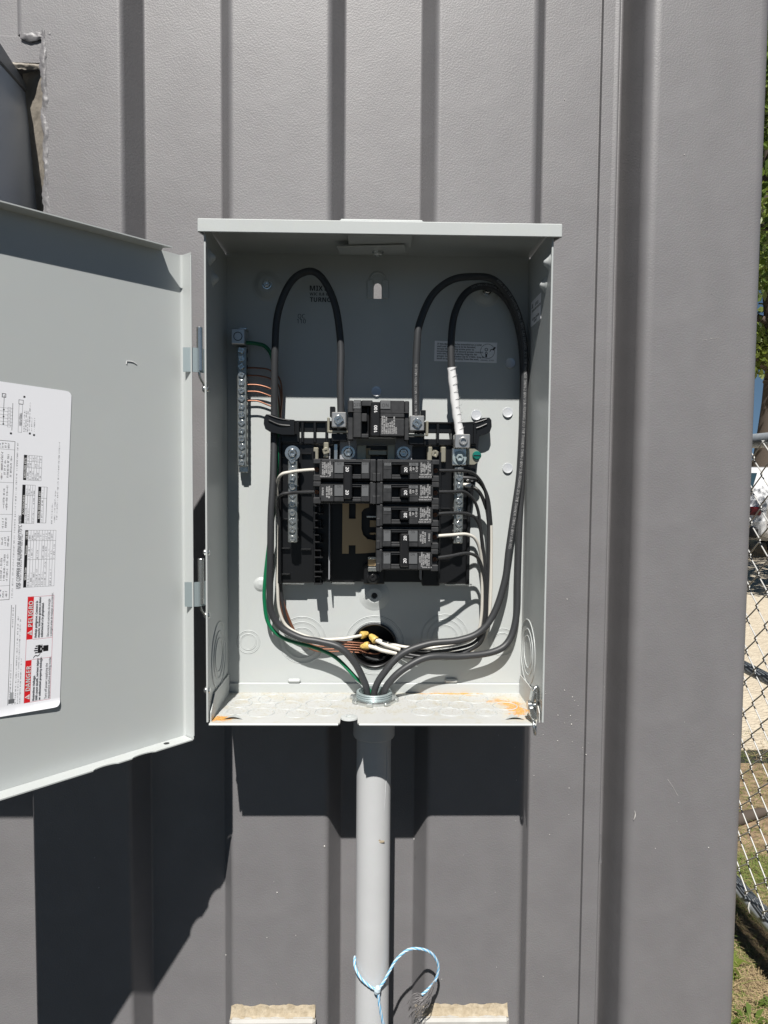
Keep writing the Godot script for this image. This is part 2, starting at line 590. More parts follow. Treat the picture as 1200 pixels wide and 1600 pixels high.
	# shock pictogram: hand, forearm, bolt of current, cable
	for k in 4:
		R.call(52.5 + k * 2.0, 22.0, 53.7 + k * 2.0, 25.5 - absf(k - 1.2) * 0.9, ink)
	R.call(52.5, 18.0, 60.0, 22.0, ink)
	R.call(53.5, 12.5, 59.0, 18.0, ink)
	for k in 5:
		R.call(51.0 + k * 2.0, 18.6 - (k % 2) * 1.6, 53.2 + k * 2.0, 19.4 - (k % 2) * 1.6, lin(0.80, 0.81, 0.84))
	for k in 14:
		var f := k / 13.0
		R.call(48.4 + 3.8 * f + sin(f * 8.0) * 0.9, 25.0 - 7.0 * f, 49.3 + 3.8 * f + sin(f * 8.0) * 0.9, 25.8 - 7.0 * f, ink)
	return ImageTexture.create_from_image(im)

# ------------------------------------------------------------------ the scene
func _ready() -> void:
	rng.seed = 20240
	var cam := Camera3D.new()
	cam.name = "camera"
	add_child(cam)
	cam.position = Vector3(-0.0089, 1.4255, 0.8757)
	cam.rotation = Vector3(-0.0553, -0.0207, 0.0084)
	cam.fov = 71.075
	cam.near = 0.02
	cam.far = 600.0
	cam.current = true

	var env := Environment.new()
	env.background_mode = Environment.BG_SKY
	var sky := Sky.new()
	var sm := ProceduralSkyMaterial.new()
	sm.sky_top_color = Color(0.09, 0.15, 0.25)
	sm.sky_horizon_color = Color(0.36, 0.47, 0.57)
	sm.sky_curve = 0.18
	sm.ground_bottom_color = Color(0.22, 0.20, 0.16)
	sm.ground_horizon_color = Color(0.40, 0.40, 0.38)
	sm.sky_energy_multiplier = 1.0
	sm.sun_angle_max = 4.0
	sm.ground_energy_multiplier = 0.3
	sky.sky_material = sm
	env.sky = sky
	env.tonemap_mode = Environment.TONE_MAPPER_LINEAR
	env.tonemap_exposure = 1.37
	env.sdfgi_enabled = true
	env.ssao_enabled = true
	env.ssil_enabled = true
	var we := WorldEnvironment.new()
	we.name = "world_environment"
	we.environment = env
	add_child(we)

	var sun := DirectionalLight3D.new()
	sun.name = "sun"
	add_child(sun)
	sun.look_at_from_position(Vector3(-0.12, 1.33, 1.0) * 5.0, Vector3.ZERO, Vector3.UP)
	sun.light_energy = 1.6
	sun.light_color = Color(1.0, 0.985, 0.965)
	sun.light_angular_distance = 0.5
	sun.shadow_enabled = true

	make_materials()
	build_ground()
	build_container()
	build_appliance()
	build_far()
	build_fence()
	build_panel()
	build_door()
	build_chassis()
	build_breakers()
	build_bars()
	build_cables()
	build_conduit()
	build_twine()
	build_plants()

func structure(n: Node) -> void:
	n.set_meta("kind", "structure")

func build_ground() -> void:
	O = Vector3.ZERO
	var st := begin()
	var g := GROUND
	quad(st, Vector3(-60000, g, 60000), Vector3(60000, g, 60000), Vector3(60000, g, -300000), Vector3(-60000, g, -300000), Vector3.UP)
	quad(st, Vector3(60000, g, 60000), Vector3(300000, g, 60000), Vector3(300000, g, -300000), Vector3(60000, g, -300000), Vector3.UP)
	var m := part("ground", st, M.lawn, self, "")
	m.position.y = MID * 0.001
	structure(m)
	m.set_meta("label", "dark short lawn around the container")
	st = begin()
	plate(st, PackedVector2Array([Vector2(478, 700), Vector2(1900, 500), Vector2(3700, -700), Vector2(3800, -2500), Vector2(478, -2600)]), Vector3(0, g, 0), Vector3(1, 0, 0), Vector3(0, 0, 1), Vector3(0, 1, 0), 4.0)
	m = part("bare_soil", st, M.soil, self)
	m.position.y = MID * 0.001
	structure(m)
	m.set_meta("label", "bare reddish soil with dry straw by the fence")
	st = begin()
	var poly := PackedVector2Array([Vector2(-800, -2750), Vector2(900, -2660), Vector2(2600, -2780), Vector2(9000, -2400), Vector2(30000, -1500), Vector2(30000, -30000), Vector2(-800, -30000)])
	plate(st, poly, Vector3(0, g, 0), Vector3(1, 0, 0), Vector3(0, 0, 1), Vector3(0, 1, 0), 6.0)
	m = part("gravel_road", st, M.gravel_pale, self)
	m.position.y = MID * 0.001
	structure(m)
	m.set_meta("label", "pale sandy driveway beyond the chain-link fence")

func wall_line() -> Array:
	# plan of the corrugated side: [line left of the opening's edge, line right of it]
	var zo := -6.0
	var zi := -42.0
	var pts: Array = []
	var rad: Array = []
	for k in range(-9, 2):
		var x := -168.5 + 247.0 * k
		if k == -1:
			continue
		for q in [[x - 26.0, zi, 4.0], [x - 10.5, zo, 9.0], [x + 110.0, zo, 9.0], [x + 125.5, zi, 4.0]]:
			pts.append(Vector2(q[0], q[1]))
			rad.append(q[2])
	var left: Array = []
	var lrad: Array = []
	var right: Array = []
	var rrad: Array = []
	for i in pts.size():
		if pts[i].x < -500.0:
			left.append(pts[i])
			lrad.append(rad[i])
		else:
			right.append(pts[i])
			rrad.append(rad[i])
	# ribs either side of the opening's right edge
	left.append(Vector2(-441.5, zi))
	lrad.append(4.0)
	left.append(Vector2(-426.0, zo))
	lrad.append(8.0)
	left.append(Vector2(-397.0, zo))
	lrad.append(0.0)
	right.insert(0, Vector2(-290.0, zi))
	rrad.insert(0, 4.0)
	right.insert(0, Vector2(-305.5, zo))
	rrad.insert(0, 8.0)
	right.insert(0, Vector2(-397.0, zo))
	rrad.insert(0, 0.0)
	for q in [[273.0, zi, 0.0], [274.0, zi - 4.0, 0.8], [276.6, zi - 4.0, 0.8], [277.6, zi + 1.5, 1.0], [292.0, zi + 1.5, 3.0], [299.0, zi + 3.0, 4.0], [302.0, zi - 32.0, 2.0], [313.0, zi - 34.0, 4.0], [323.0, zo, 17.0], [469.5, zo, 13.0], [470.0, zo - 60.0, 0.0]]:
		right.append(Vector2(q[0], q[1]))
		rrad.append(q[2])
	return [rounded(left, lrad), rounded(right, rrad)]

func build_container() -> void:
	var bottom := GROUND + 240.0
	var top := 1330.0
	var t := thing("shipping_container", "grey painted corrugated steel shipping container wall", "container", Vector3(0, GROUND, 0))
	var wl := wall_line()
	var st := begin()
	upright_sheet(st, wl[1], bottom, top, 2.0)
	upright_sheet(st, wl[0], bottom, -90.0, 2.0)
	upright_sheet(st, wl[0], 517.0, top, 2.0)
	part("corrugated_wall", st, M.container_paint, t)
	st = begin()
	box(st, Vector3(466, bottom, -2440), Vector3(470, top, -66), 0.0)
	part("end_wall", st, M.container_paint, t)
	st = begin()
	box(st, Vector3(-2450, bottom, -2440), Vector3(470, top, -2436), 0.0)
	box(st, Vector3(-2454, bottom, -2440), Vector3(-2450, top, -6), 0.0)
	part("rear_wall", st, M.container_paint, t)
	st = begin()
	box(st, Vector3(-2454, top + 60, -2440), Vector3(470, top + 64, -6), 0.0)
	part("roof", st, M.container_paint, t)
	st = begin()
	box(st, Vector3(-2454, top, -66), Vector3(474, top + 60, -2), 3.0)
	part("top_rail", st, M.container_paint, t)
	st = begin()
	box(st, Vector3(-2454, bottom - 240, -80), Vector3(474, bottom, 2), 3.0)
	part("bottom_rail", st, M.container_paint, t)
	st = begin()
	box(st, Vector3(-2450, bottom - 60, -2436), Vector3(466, bottom - 50, -84), 0.0)
	part("floor", st, M.container_paint, t)
	# grey blocks fixed low on two ribs, dirt caked on their tops
	for x in [[-182.0, -71.0], [52.0, 175.0]]:
		st = begin()
		box(st, Vector3(x[0] + 1, -800, -5.5), Vector3(x[1] - 1, -685, 7), 4.0)
		var b := part("spacer_block", st, M.block_grey, t)
		st = begin()
		var nz := noise(0.06, 5 + int(x[1]), 3)
		var n := 40
		for i in n:
			for j in 5:
				var ps: Array[Vector3] = []
				for k in [[0, 0], [1, 0], [1, 1], [0, 1]]:
					var px: float = x[0] + 2 + (x[1] - x[0] - 4) * (i + k[0]) / n
					var f: float = (j + k[1]) / 5.0
					var h: float = 11.0 * pow(1.0 - f, 2.0) + nz.get_noise_2d(px, f * 30.0) * 3.5 * (1.0 - f * 0.8)
					ps.append(Vector3(px, -685.6 + maxf(h, 0.1), -5.6 + f * 9.5))
				var nn := (ps[1] - ps[0]).cross(ps[3] - ps[0]).normalized()
				if nn.y < 0:
					nn = -nn
				quad(st, ps[0], ps[1], ps[2], ps[3], nn)
		var d := part("caked_dirt", st, M.caked_dirt, b)
		d.set_meta("kind", "stuff")
	# lumpy caulk down the edge of the opening
	st = begin()
	caulk(st, Vector3(-396.0, 522.0, -6.0), Vector3(0, -1, 0), Vector3(1, 0, 0), 600.0, 4.5, 1.4, 12)
	part("caulk_bead", st, M.container_paint, t, "lumpy caulk painted over along the opening")
	st = begin()
	caulk(st, Vector3(-424.0, 516.0, -6.5), Vector3(1, 0, 0), Vector3(0, 1, 0), 36.0, 5.0, 3.0, 19)
	part("caulk_bead", st, M.container_paint, t)
	# specks and runs of paint
	st = begin()
	for i in 84:
		var x := rng.randfn(235.0, 34.0)
		var y := rng.randf_range(-330.0, -290.0) - absf(rng.randfn(0.0, 70.0)) + 30.0
		if i > 44:
			x = rng.randf_range(200.0, 460.0)
			y = rng.randf_range(-690.0, 500.0)
		if i > 66:
			x = [-150.0, 120.0, 90.0, -100.0, -360.0][i % 5] + rng.randf_range(-40, 40)
			y = rng.randf_range(-690, -450)
		var z := -5.6
		if x > 182 and x < 337:
			if x < 206 or x > 303:
				continue
			z = -41.6 if x < 272 else -40.1
		var s := 0.25 + 0.7 * rng.randf() * rng.randf()
		lathe(st, Vector3(x, y, z - 0.2), Vector3(0, 0, 1), [[s, 0.0], [s * 0.8, 0.5], [0.0, 0.7]], 7, rng.randf() * 3.0, rng.randf_range(0.5, 1.8))
	var sp := part("paint_specks", st, M.speck, t, "tiny pale specks spattered on the wall")
	sp.set_meta("kind", "stuff")
	st = begin()
	tube(st, spline([[300.0, -468.0, -40.0], [300.3, -490.0, -40.0], [300.0, -508.0, -40.0]]), [0.8, 0.8, 0.8, 0.9, 0.9, 1.0, 1.0, 1.1, 1.2, 1.4, 2.0, 2.6, 2.0], 7)
	part("paint_run", st, M.container_paint, t)
	st = begin()
	tube(st, spline([[331.0, -421.0, -5.6], [331.5, -427.0, -5.0], [330.0, -433.0, -5.6]]), [0.2, 0.3, 0.4, 0.5, 0.6, 0.8, 0.9, 0.8, 0.7, 0.5, 0.4, 0.3, 0.2], 6)
	part("debris", st, M.speck, t)
	# pale scratches and a scuff on the corner post
	for q in [[398.0, 170.5, 404.0, 171.5], [408.0, 172.6, 419.0, 173.4], [372.0, -380.0, 386.0, -402.0]]:
		st = begin()
		tube(st, spline([[q[0], q[1], -5.9], [(q[0] + q[2]) * 0.5 + 0.5, (q[1] + q[3]) * 0.5, -5.75], [q[2], q[3], -5.9]], 4), 0.17, 5)
		part("scratch", st, M.speck, t)

# irregular smear of sealant: a low smooth ribbon with wandering edges and lumps
func caulk(st: SurfaceTool, from: Vector3, along: Vector3, across: Vector3, length: float, half: float, high: float, seed_: int) -> void:
	var n1 := noise(0.022, seed_, 3)
	var n2 := noise(0.07, seed_ + 1, 2)
	var rows := int(length / 1.5)
	var at := func(i: int, k: int) -> Vector3:
		var d := length * i / rows
		var f := k / 10.0 * 2.0 - 1.0
		var w := half * (1.0 + 1.1 * n1.get_noise_1d(d + (700.0 if f > 0 else 0.0)) + 0.35 * n2.get_noise_1d(d * 1.3 + f * 50.0))
		var h := high * (1.0 - pow(absf(f), 2.2)) * (0.5 + 1.1 * n1.get_noise_2d(d, f * 8.0 + 40.0) + 0.45 * n2.get_noise_2d(d, f * 6.0))
		return from + along * d + across * (f * w) + Vector3(0, 0, maxf(h, -0.6) - 0.4 * absf(f))
	var nrm := func(i: int, k: int) -> Vector3:
		var a: Vector3 = at.call(i + 1, k) - at.call(i - 1, k)
		var b: Vector3 = at.call(i, k + 1) - at.call(i, k - 1)
		var n := a.cross(b).normalized()
		return n if n.z > 0 else -n
	for i in rows:
		for k in 10:
			squad(st, at.call(i, k), at.call(i, k + 1), at.call(i + 1, k + 1), at.call(i + 1, k), nrm.call(i, k), nrm.call(i, k + 1), nrm.call(i + 1, k + 1), nrm.call(i + 1, k))

func build_appliance() -> void:
	# boxed-out appliance set in an opening of the wall, tipped a little
	var t := thing("wall_air_conditioner", "blue-grey metal appliance case set in the wall opening behind the open door", "air conditioner", Vector3(-700, 100, -40))
	var st := begin()
	plate(st, PackedVector2Array([Vector2(-36, 464.5), Vector2(30, 465), Vector2(225, 500), Vector2(225, -92), Vector2(-130, -30), Vector2(-63, 333)]), Vector3(-960, 0, 0), Vector3(0, 0, 1), Vector3(0, 1, 0), Vector3(1, 0, 0), 528.0)
	part("case", st, M.appliance_grey, t)
	st = begin()
	plate(st, PackedVector2Array([Vector2(-27, 474), Vector2(30, 486), Vector2(229, 528), Vector2(229, 503), Vector2(30, 467), Vector2(-35, 466.5)]), Vector3(-962, 0, 0), Vector3(0, 0, 1), Vector3(0, 1, 0), Vector3(1, 0, 0), 532.5)
	part("top_cover", st, M.appliance_trim, t)
	st = begin()
	for i in 9:
		hbox(st, -930, -470, 60 + i * 36, 64 + i * 36, 226, 232, 1.0)
	part("grille", st, M.appliance_trim, t)
	var f := thing("opening_frame", "beige sealed frame around the grey appliance in the wall opening", "frame", Vector3(-700, -90, -30))
	st = begin()
	box(st, Vector3(-1000, 484, -60), Vector3(-398, 517.5, -9), 2.0)
	part("head_board", st, M.container_paint, f)
	st = begin()
	# sealant wedge from the case's rear edge out to the cut edge of the wall
	var nz := noise(0.03, 61, 4)
	var wedge := func(r: int, k: int) -> Vector3:
		var y := 486.0 - r * 4.0
		var across := k / 8.0
		var zr := minf(-34.0 + (y - 465.0) * 0.204, -26.0)
		return Vector3(lerpf(-432.5, -396.5, across), y, lerpf(zr, -8.0, pow(maxf(across, 0.0), 1.4)) + 2.2 * nz.get_noise_2d(y, across * 30.0))
	for r in 140:
		for k in 8:
			var ns: Array[Vector3] = []
			for q in [[r, k], [r, k + 1], [r + 1, k + 1], [r + 1, k]]:
				var n: Vector3 = (wedge.call(q[0] + 1, q[1]) - wedge.call(q[0] - 1, q[1])).cross(wedge.call(q[0], q[1] + 1) - wedge.call(q[0], q[1] - 1)).normalized()
				ns.append(n if n.z > 0 else -n)
			squad(st, wedge.call(r, k), wedge.call(r, k + 1), wedge.call(r + 1, k + 1), wedge.call(r + 1, k), ns[0], ns[1], ns[2], ns[3])
	part("sealant_wedge", st, M.sealant, f)
	st = begin()
	box(st, Vector3(-1000, -90, -70), Vector3(-432, -50, -12), 2.0)
	part("sill_board", st, M.sealant, f)
	st = begin()
	caulk(st, Vector3(-470.0, 483.0, -10.0), Vector3(1, 0, 0), Vector3(0, 1, 0), 72.0, 4.0, 2.6, 33)
	part("sealant_bead", st, M.sealant, f)

# ------------------------------------------------------------------ panel
func hbox(st: SurfaceTool, x0: float, x1: float, y0: float, y1: float, z0: float, z1: float, b := 0.4) -> void:
	box(st, Vector3(x0, y0, z0), Vector3(x1, y1, z1), b)

func hex_bolt(called: String, at: Vector3, r: float, parent: Node3D, m: Material, washer := 1.7, axis := Vector3(0, 0, 1)) -> void:
	var st := begin()
	if washer > 0.0:
		lathe(st, at, axis, [[r * washer, 0.0], [r * washer, 0.9], [r * 1.05, 1.0]], 20)
	lathe(st, at + axis * 0.9, axis, [[r, 0.0], [r, r * 0.55], [r * 0.86, r * 0.75], [r * 0.5, r * 0.75], [r * 0.45, r * 0.4], [0.0, r * 0.35]], 6)
	part(called, st, m, parent)

func slot_screw(called: String, at: Vector3, r: float, h: float, turn: float, parent: Node3D, m: Material) -> void:
	var st := begin()
	lathe(st, at, Vector3(0, 0, 1), [[r, 0.0], [r, h * 0.7], [r * 0.8, h], [r * 0.45, h], [r * 0.3, h * 0.55], [0.0, h * 0.5]], 14)
	var bas := Basis(Vector3(0, 0, 1), turn)
	box(st, at + Vector3(-r * 0.85, 0.25 * r, h - 0.3), at + Vector3(r * 0.85, 0.75 * r, h + 0.25), 0.1, bas, at)
	box(st, at + Vector3(-r * 0.85, -0.75 * r, h - 0.3), at + Vector3(r * 0.85, -0.25 * r, h + 0.25), 0.1, bas, at)
	part(called, st, m, parent)

var panel: Node3D

func build_panel() -> void:
	panel = thing("electrical_panel", "open light grey metal electrical panel box mounted on the container wall", "electrical panel", Vector3(0, -268, 0))
	var t := panel
	var P: StandardMaterial3D = M.panel_paint
	# back sheet with its keyhole slot and the knocked-out hole
	var back := CSGBox3D.new()
	back.name = "back_panel"
	back.size = Vector3(0.364, 0.536, 0.0016)
	back.material = P
	t.add_child(back)
	back.position = (Vector3(0, 0, -0.8) - O) * 0.001
	var cut := func(shape: CSGPrimitive3D, at: Vector3) -> void:
		shape.operation = CSGShape3D.OPERATION_SUBTRACTION
		shape.material = P
		back.add_child(shape, true)
		shape.position = at * 0.001
	var hole := CSGCylinder3D.new()
	hole.name = "hole"
	hole.radius = 0.0262
	hole.height = 0.02
	hole.sides = 48
	hole.rotation.x = PI / 2
	cut.call(hole, Vector3(-1.3, -208, 0))
	var slot := CSGBox3D.new()
	slot.name = "hole"
	slot.size = Vector3(0.0095, 0.014, 0.02)
	cut.call(slot, Vector3(-0.6, 221, 0))
	var sl2 := CSGCylinder3D.new()
	sl2.name = "hole"
	sl2.radius = 0.00475
	sl2.height = 0.02
	sl2.rotation.x = PI / 2
	cut.call(sl2, Vector3(-0.6, 228, 0))
	# raised pad round the slot
	var st := begin()
	for s in [-1.0, 1.0]:
		hbox(st, -0.6 + s * 9.0 - 4.0, -0.6 + s * 9.0 + 4.0, 214, 236, 0.0, 1.6, 1.2)
	var arc := PackedVector3Array()
	for i in 13:
		var a := PI * i / 12.0
		arc.append(Vector3(-0.6 + 9.0 * cos(a), 236 + 9.0 * sin(a), 0.0))
	tube(st, arc, 1.6, 8)
	part("keyhole_pad", st, P, t)
	# side sheets
	for s in [-1.0, 1.0]:
		st = begin()
		hbox(st, minf(s * 181.0, s * 183.0), maxf(s * 181.0, s * 183.0), -266, 262, 0.0, 112.0, 0.5)
		# cone bumps near the front corner
		var bump := [[231.0, 101.0], [211.0, 86.0]] if s > 0 else [[233.0, 93.0], [215.0, 78.0]]
		for q in bump:
			lathe(st, Vector3(s * 181.0, q[0], q[1]), Vector3(-s, 0, 0), [[9.0, 0.0], [6.0, 2.0], [2.2, 6.0], [0.0, 6.8]], 16)
		part("side_panel", st, P, t)
		st = begin()
		for r in [38.0, 27.0, 19.0]:
			ring(st, Vector3(s * 181.0, -206, 37 if s > 0 else 56), Vector3(1, 0, 0), r if r + 37 > 0 else r, 0.9, 48, 6)
		part("knockout_ring", st, P, t)
	# shallow vertical offset round the back edges
	st = begin()
	hbox(st, -181, 181, -268, -255, 0.0, 2.2, 1.2)
	part("lower_bend", st, P, t)
	# hood
	st = begin()
	var bas := Basis(Vector3(1, 0, 0), 0.016)
	box(st, Vector3(-188, 265.2, -1.0), Vector3(190, 267.2, 118.5), 0.9, bas, Vector3(0, 268, 0))
	box(st, Vector3(-188, 251.6, 116.5), Vector3(190, 265.0, 118.5), 0.6)
	for x in [-188.0, 188.4]:
		plate(st, PackedVector2Array([Vector2(2, 266), Vector2(116.4, 265), Vector2(116.4, 251.8), Vector2(92, 256)]), Vector3(x, 0, 0), Vector3(0, 0, 1), Vector3(0, 1, 0), Vector3(1, 0, 0), 1.6)
	part("hood", st, P, t)
	st = begin()
	hbox(st, -42, 46, 267.6, 271.5, 24, 106, 1.6)
	part("hub_cover", st, P, t)
	st = begin()
	box(st, Vector3(-46, 256.5, 36), Vector3(30, 258, 64), 0.4, Basis(Vector3(0, 1, 0), -0.12), Vector3(0, 256, 50))
	box(st, Vector3(-34, 259.0, 52), Vector3(36, 260.2, 92), 0.4)
	part("hub_closure_plate", st, P, t)
	hex_bolt("hub_bolt", Vector3(-1, 256.4, 44), 5.0, t, M.zinc, 1.3, Vector3(0, -1, 0))
	# bolts in pressed dimples
	for q in [[-132.7, 228.0], [130.6, 224.7]]:
		st = begin()
		lathe(st, Vector3(q[0], q[1], 0.1), Vector3(0, 0, 1), [[19.0, 0.0], [16.0, 0.7], [10.5, 4.0], [8.5, 4.8], [0.0, 4.8]], 32)
		part("pressed_boss", st, P, t)
		hex_bolt("bolt", Vector3(q[0], q[1], 4.8), 4.2, t, M.zinc, 1.35)
	st = begin()
	lathe(st, Vector3(-1.7, -145.7, 0.1), Vector3(0, 0, 1), [[19.0, 0.0], [15.0, 1.2], [9.0, 3.6], [4.0, 3.8], [3.6, 1.0], [0.0, 1.0]], 32)
	part("pressed_boss", st, P, t)
	st = begin()
	lathe(st, Vector3(-1.7, -145.7, 1.2), Vector3(0, 0, 1), [[3.2, 0.0], [3.2, 1.0], [0.0, 1.0]], 16)
	part("screw", st, M.handle_plastic, t)
	st = begin()
	lathe(st, Vector3(-141, -133, 0.1), Vector3(0, 0, 1), [[9.0, 0.0], [6.0, 1.6], [0.0, 3.0]], 20)
	part("pressed_boss", st, P, t)
	# half-sheared round tabs, lower edge tipped out
	for q in [[-1.3, 103.0], [160.8, 138.7], [120.5, 75.7], [160.0, 11.5], [158.8, 79.2]]:
		st = begin()
		lathe(st, Vector3(q[0], q[1], -0.9), Vector3(0, 0.17, 0.985), [[6.4, 0.0], [6.4, 2.0], [6.1, 2.4], [4.0, 2.1], [0.0, 1.9]], 24)
		part("sheared_tab", st, M.tab_metal, t)
	# concentric knockouts of the back
	for q in [[-90.5, -201.8, [29.0, 22.5, 15.5]], [-156.5, -204.4, [14.2, 10.0]], [85.8, -198.0, [29.0, 22.5, 15.5]], [157.0, -203.3, [17.0, 11.5]], [-1.3, -208.0, [36.5, 29.5]]]:
		st = begin()
		for r in q[2]:
			ring(st, Vector3(q[0], q[1], 0.0), Vector3(0, 0, 1), r, 0.55, 56, 6)
			ring(st, Vector3(q[0], q[1], 0.0), Vector3(0, 0, 1), r - 1.5, 0.35, 56, 6)
		part("knockout_ring", st, P, t)
	st = begin()
	lathe(st, Vector3(-1.3, -208, 1.0), Vector3(0, 0, 1), [[28.2, -1.0], [28.2, 1.5], [26.4, 2.2], [25.4, 1.4], [25.4, -38.0], [0.0, -38.0]], 48)
	part("bushing", st, M.handle_plastic, t, "black plastic bushing lining the round hole")
	for q in [[-99.9, -251.5], [94.5, -251.0]]:
		st = begin()
		box(st, Vector3(q[0] - 8, q[1] - 3, 0), Vector3(q[0] + 8, q[1] + 2.6, 4), 1.8, Basis(Vector3(1, 0, 0), 0.3), Vector3(q[0], q[1], 0))
		part("lanced_tab", st, P, t)
	# floor sheet
	st = begin()
	var fp := PackedVector2Array([Vector2(-181, 0), Vector2(181, 0), Vector2(181, 92), Vector2(175, 112), Vector2(-17, 112), Vector2(-20, 108), Vector2(-20, 92), Vector2(-25, 85), Vector2(-34, 85), Vector2(-39, 92), Vector2(-39, 108), Vector2(-42, 112), Vector2(-179, 112), Vector2(-181, 106)])
	var fm: StandardMaterial3D = mat("floor_paint", Color.WHITE, 0.42)
	fm.albedo_texture = bottom_texture()
	plate(st, fp, Vector3(0, -268.6, 0), Vector3(1, 0, 0), Vector3(0, 0, 1), Vector3(0, 1, 0), 1.6, Rect2(-181, 0, 362, 112))
	var fl := part("bottom_plate", st, fm, t, "dusty bottom plate with rust in its corners")
	st = begin()
	tube(st, PackedVector3Array([Vector3(-180, -267.9, 112.2), Vector3(-41, -267.9, 112.2)]), 1.5, 8)
	tube(st, PackedVector3Array([Vector3(-18, -267.9, 112.2), Vector3(174, -267.9, 112.2)]), 1.5, 8)
	part("hemmed_edge", st, P, fl)
	st = begin()
	lathe(st, Vector3(-29.5, -268.0, 90), Vector3(0, 1, 0), [[10.0, -0.4], [9.5, 1.0], [5.5, 1.6], [3.6, 1.6], [3.4, 0.2], [0.0, 0.2]], 24)
	part("sealing_tab", st, P, fl)
	for q in [[-138, 31, 13], [-124, 27, 16], [-159, 44, 14], [-129.6, 76, 15], [-102, 50, 15], [-88, 80, 13], [-67, 46, 15], [-56, 74, 13], [-48, 20, 13], [-157, 72, 12], [54, 72, 13], [63, 45, 15], [86, 73, 14], [100, 50, 14], [119, 25, 17], [126, 75, 12], [152, 52, 14], [75, 20, 12], [48, 22, 12]]:
		st = begin()
		ring(st, Vector3(q[0], -267.0, q[1]), Vector3(0, 1, 0), q[2], 0.7, 36, 6)
		part("knockout_ring", st, P, fl)
	for x in [-157.0, 154.0]:
		st = begin()
		for k in 8:
			var f0 := k / 8.0
			var f1 := (k + 1) / 8.0
			var a := Vector3(x - 11 + 22 * f0, -267.0 + 2.8 * sin(PI * f0), 99)
			var b := Vector3(x - 11 + 22 * f1, -267.0 + 2.8 * sin(PI * f1), 99)
			var apex := Vector3(x, -266.8, 80)
			var nn := (b - a).cross(apex - a).normalized()
			tri(st, a, b, apex, nn if nn.y > 0 else -nn, nn if nn.y > 0 else -nn, nn if nn.y > 0 else -nn)
		part("arched_lance", st, P, fl)
	for s in [-1.0, 1.0]:
		st = begin()
		plate(st, PackedVector2Array([Vector2(4, -267.5), Vector2(106, -267.5), Vector2(106, -257), Vector2(86, -241), Vector2(5, -243)]), Vector3(s * 179.6 - 0.6, 0, 0), Vector3(0, 0, 1), Vector3(0, 1, 0), Vector3(1, 0, 0), 1.2)
		part("end_flange", st, fm if s > 0 else P, fl)
	# hinges on the left edge
	for q in [[133.0, 108.0, 155.0], [-112.0, -138.0, -87.5]]:
		st = begin()
		var pts := rounded([Vector2(-203, 121), Vector2(-195, 121.5), Vector2(-188, 119), Vector2(-183.5, 112)], [0.0, 4.0, 5.0, 0.0], 4)
		upright_sheet(st, pts, q[1], q[0], 1.2)
		hbox(st, -184.2, -183.2, q[1], q[0], 88, 112, 0.3)
		var h := part("hinge", st, M.hinge_zinc, t, "zinc hinge leaf with a loose pin")
		st = begin()
		lathe(st, Vector3(-187.2, q[1] + 2, 114.5), Vector3(0, 1, 0), [[0.0, 0.0], [3.3, 0.0], [3.3, q[2] - q[1] - 2.5], [3.0, q[2] - q[1] - 2.0], [0.0, q[2] - q[1] - 2.0]], 16)
		part("hinge_pin", st, M.zinc, h)
		st = begin()
		tube(st, spline([[-188, q[1] + 1, 115], [-187, q[1] - 5, 114], [-184.5, q[1] - 11, 110], [-183.6, q[1] - 16, 104]]), 1.3, 8)
		part("pin_wire", st, M.zinc, h)
	for y in [92.0, -82.0, -150.0, -232.0]:
		st = begin()
		lathe(st, Vector3(-183.0, y, 106), Vector3(-1, 0, 0), [[4.0, 0.0], [4.0, 1.5], [2.6, 3.4], [0.0, 4.0]], 14)
		lathe(st, Vector3(-181.0, y, 106), Vector3(1, 0, 0), [[3.4, 0.0], [3.0, 1.0], [0.0, 1.4]], 12)
		part("rivet", st, M.zinc, t)
	# latch and lock eye at the lower right corner
	st = begin()
	hbox(st, 173.5, 175.0, -262, -232, 96, 114, 0.5)
	box(st, Vector3(168, -262, 98), Vector3(173.5, -248, 113), 1.2, Basis(Vector3(0, 0, 1), 0.25), Vector3(171, -255, 105))
	box(st, Vector3(170, -244, 100), Vector3(174, -228, 112), 1.4, Basis(Vector3(0, 0, 1), -0.2), Vector3(172, -236, 105))
	lathe(st, Vector3(166, -248, 106), Vector3(1, 0, 0), [[0.0, 0.0], [5.0, 0.0], [5.0, 4.0], [3.2, 5.0], [3.2, 9.0]], 14)
	tube(st, spline([[171, -230, 112], [175, -226, 110], [178, -232, 106], [179, -242, 104]]), 1.6, 8)
	var la := part("latch", st, M.zinc, t, "zinc latch with a padlock eye at the lower right corner")
	st = begin()
	ring(st, Vector3(174.0, -271, 108), Vector3(1, 0.15, 0.3), 8.5, 1.4, 28, 8)
	part("lock_eye", st, M.zinc, la)
	# stickers and stamps
	st = begin()
	box(st, Vector3(-38, -12.2, 0.15), Vector3(38, 12.2, 0.4), 0.1, Basis(Vector3(0, 0, 1), -0.022), Vector3.ZERO)
	var sk := MeshInstance3D.new()
	O = Vector3.ZERO
	st = begin()
	box(st, Vector3(-38, -12.2, 0.15), Vector3(38, 12.2, 0.4), 0.1)
	sk = part("sticker", st, M.paper, t, "small white bonding instruction sticker on the back sheet")
	sk.position = (Vector3(106.6, 152.0, 0) - Vector3(0, -268, 0)) * 0.001
	sk.rotation.z = -0.020
	var words := ["If this device is to be mounted on a solid", "wall and the frame is to be bonded,", "torque the bonding screw prior to", "mounting device to ensure proper contact", "with the wall. See wiring diagram for", "proper torque. Washer up to 1/16in. may be", "used to space unit away from the wall."]
